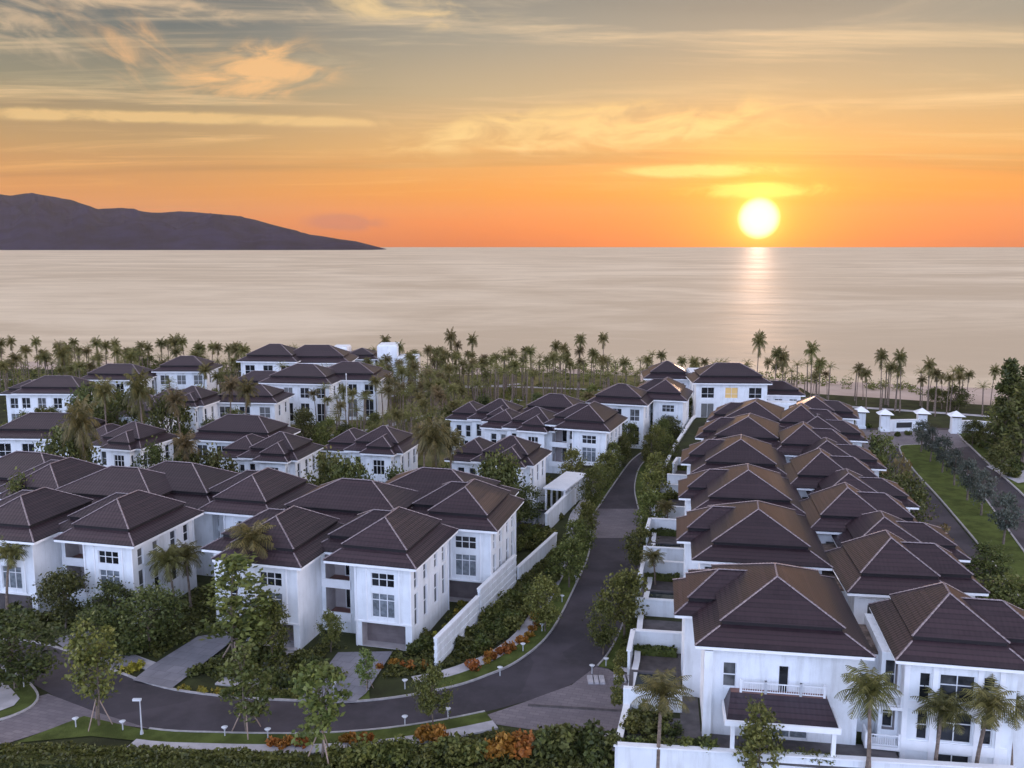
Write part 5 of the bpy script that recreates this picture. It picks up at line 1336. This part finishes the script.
def under(poly, n, sr, per=80, mind=2.0):
    its = []; tries = 0; xs = [q[0] for q in poly]; ys = [q[1] for q in poly]
    while len(its) < n and tries < 9000:
        tries += 1; x, y = rnd_u.uniform(min(xs), max(xs)), rnd_u.uniform(min(ys), max(ys))
        if not inpoly(x, y, poly) or not clear(x, y) or any((a - Vector((x, y, 0))).length < mind for a in its): continue
        its.append(Vector((x, y, 0))); q = rnd_u.uniform(*sr)
        for k in range(per):
            v = Vector((rnd_u.gauss(0, 1), rnd_u.gauss(0, 1), rnd_u.gauss(0, 1))).normalized() * q * rnd_u.uniform(.5, 1.05)
            p = Vector((x, y, q * .55)) + v; p.z = max(.05, p.z); leafquad(ug, p, .3 * rnd_u.uniform(.6, 1.3), rnd_u, .4)
under([p.xy for p in px([(0, 430), (240, 415), (250, 385), (0, 372)])], 110, (.9, 2.0))
under([p.xy for p in px([(430, 500), (590, 470), (640, 420), (520, 440), (440, 470)])], 60, (.8, 1.5))
under([p.xy for p in px([(240, 415), (640, 400), (640, 372), (240, 378)])], 110, (.7, 1.5))
under([p.xy for p in px([(0, 378), (640, 372), (800, 385), (960, 400), (960, 392), (640, 366), (0, 368)])], 190, (.8, 1.8))
under([p.xy for p in px([(640, 445), (740, 396), (690, 384), (600, 400), (600, 450)])], 70, (.7, 1.6))
under([p.xy for p in px([(990, 430), (1080, 440), (1120, 400), (990, 405)])], 60, (1.2, 2.4))
tag(ug.build('undergrowth', M['leaf']), 'scrubby undergrowth under the palms and behind the beach', 'undergrowth', kind='stuff')
for i, q in enumerate([(868, 428), (896, 436), (908, 435), (918, 431)]): bush('hedge', P(*q), .8, 'clipped bush at the foot of the gate wall, %s from the left' % ordw(i + 1), 'bushes at the gate', i % 2)
# ground cover of the planting beds and front gardens: nobody could count these leaves
rnd = random.Random(77); gc = MB()
def cover(poly, n, hmax, s=.18):
    xs = [q[0] for q in poly]; ys = [q[1] for q in poly]; k = t_ = 0
    while k < n and t_ < n * 6:
        t_ += 1; x, y = rnd.uniform(min(xs), max(xs)), rnd.uniform(min(ys), max(ys))
        if not inpoly(x, y, poly) or not clear(x, y): continue
        k += 1; hh = hmax * max(.05, noise.noise(Vector((x * .5, y * .5, 3))) * .9 + .45)
        leafquad(gc, Vector((x, y, hh * rnd.random() + .03)), s * rnd.uniform(.6, 1.5), rnd, .7)
cover([p.xy for p in px([(0, 640), (0, 560), (330, 560), (440, 620), (440, 690), (300, 706), (180, 694), (60, 650)])], 22000, .8)
cover([p.xy for p in px([(436, 672), (480, 622), (516, 580), (560, 545), (592, 530), (575, 590), (548, 635), (500, 668), (450, 690)])], 11000, .6)
cover([p.xy for p in px([(-20, 748), (150, 744), (350, 748), (480, 732), (625, 742), (640, 790), (-20, 790)])], 12000, .6)
cover([p.xy for p in px([(440, 560), (520, 520), (600, 470), (640, 430), (520, 460), (430, 520)])], 5000, .9, .3)
tag(gc.build('ground_cover', M['hedge']), 'low leafy ground cover in the planting beds and front gardens', 'ground cover', kind='stuff')
cv = MB()
for (x, y) in [(900, 520), (0, 0)][:0]: pass
# stepping slabs and terrace steps
def slabs(a, b, n, w, l, label, z=.14):
    a, b = P(*a), P(*b); d_ = (b - a); rz = math.atan2(d_.y, d_.x)
    for i in range(n):
        p = a.lerp(b, (i + .5) / n); m = MB(); m.box(-w / 2, w / 2, -l / 2, l / 2, -.12, .06)
        o = m.build('stepping_slab', M['pave']); o.location = (p.x, p.y, z); o.rotation_euler = (0, 0, rz)
        tag(o, label % ordw(i + 1), 'paving slab', 'stepping slabs')
slabs((588, 681), (604, 681), 3, .5, 1.3, 'pale stepping slab in the grass by the paved driveway, %s from the left')
slabs((615, 680), (634, 680), 5, .42, 1.1, 'pale stepping slab beside the white retaining wall, %s from the left')
slabs((612, 735), (612, 752), 5, .5, 1.9, 'pale step slab at the lower end of the paved driveway, %s from the top')
slabs((292, 636), (262, 692), 12, .55, 2.2, 'pale stone step in the front garden, %s from the top')
tree('slim', (756, 800), 6.8, 'young leafy tree in front of the porch villa at the bottom edge', GD, 0, 0.0, .9)
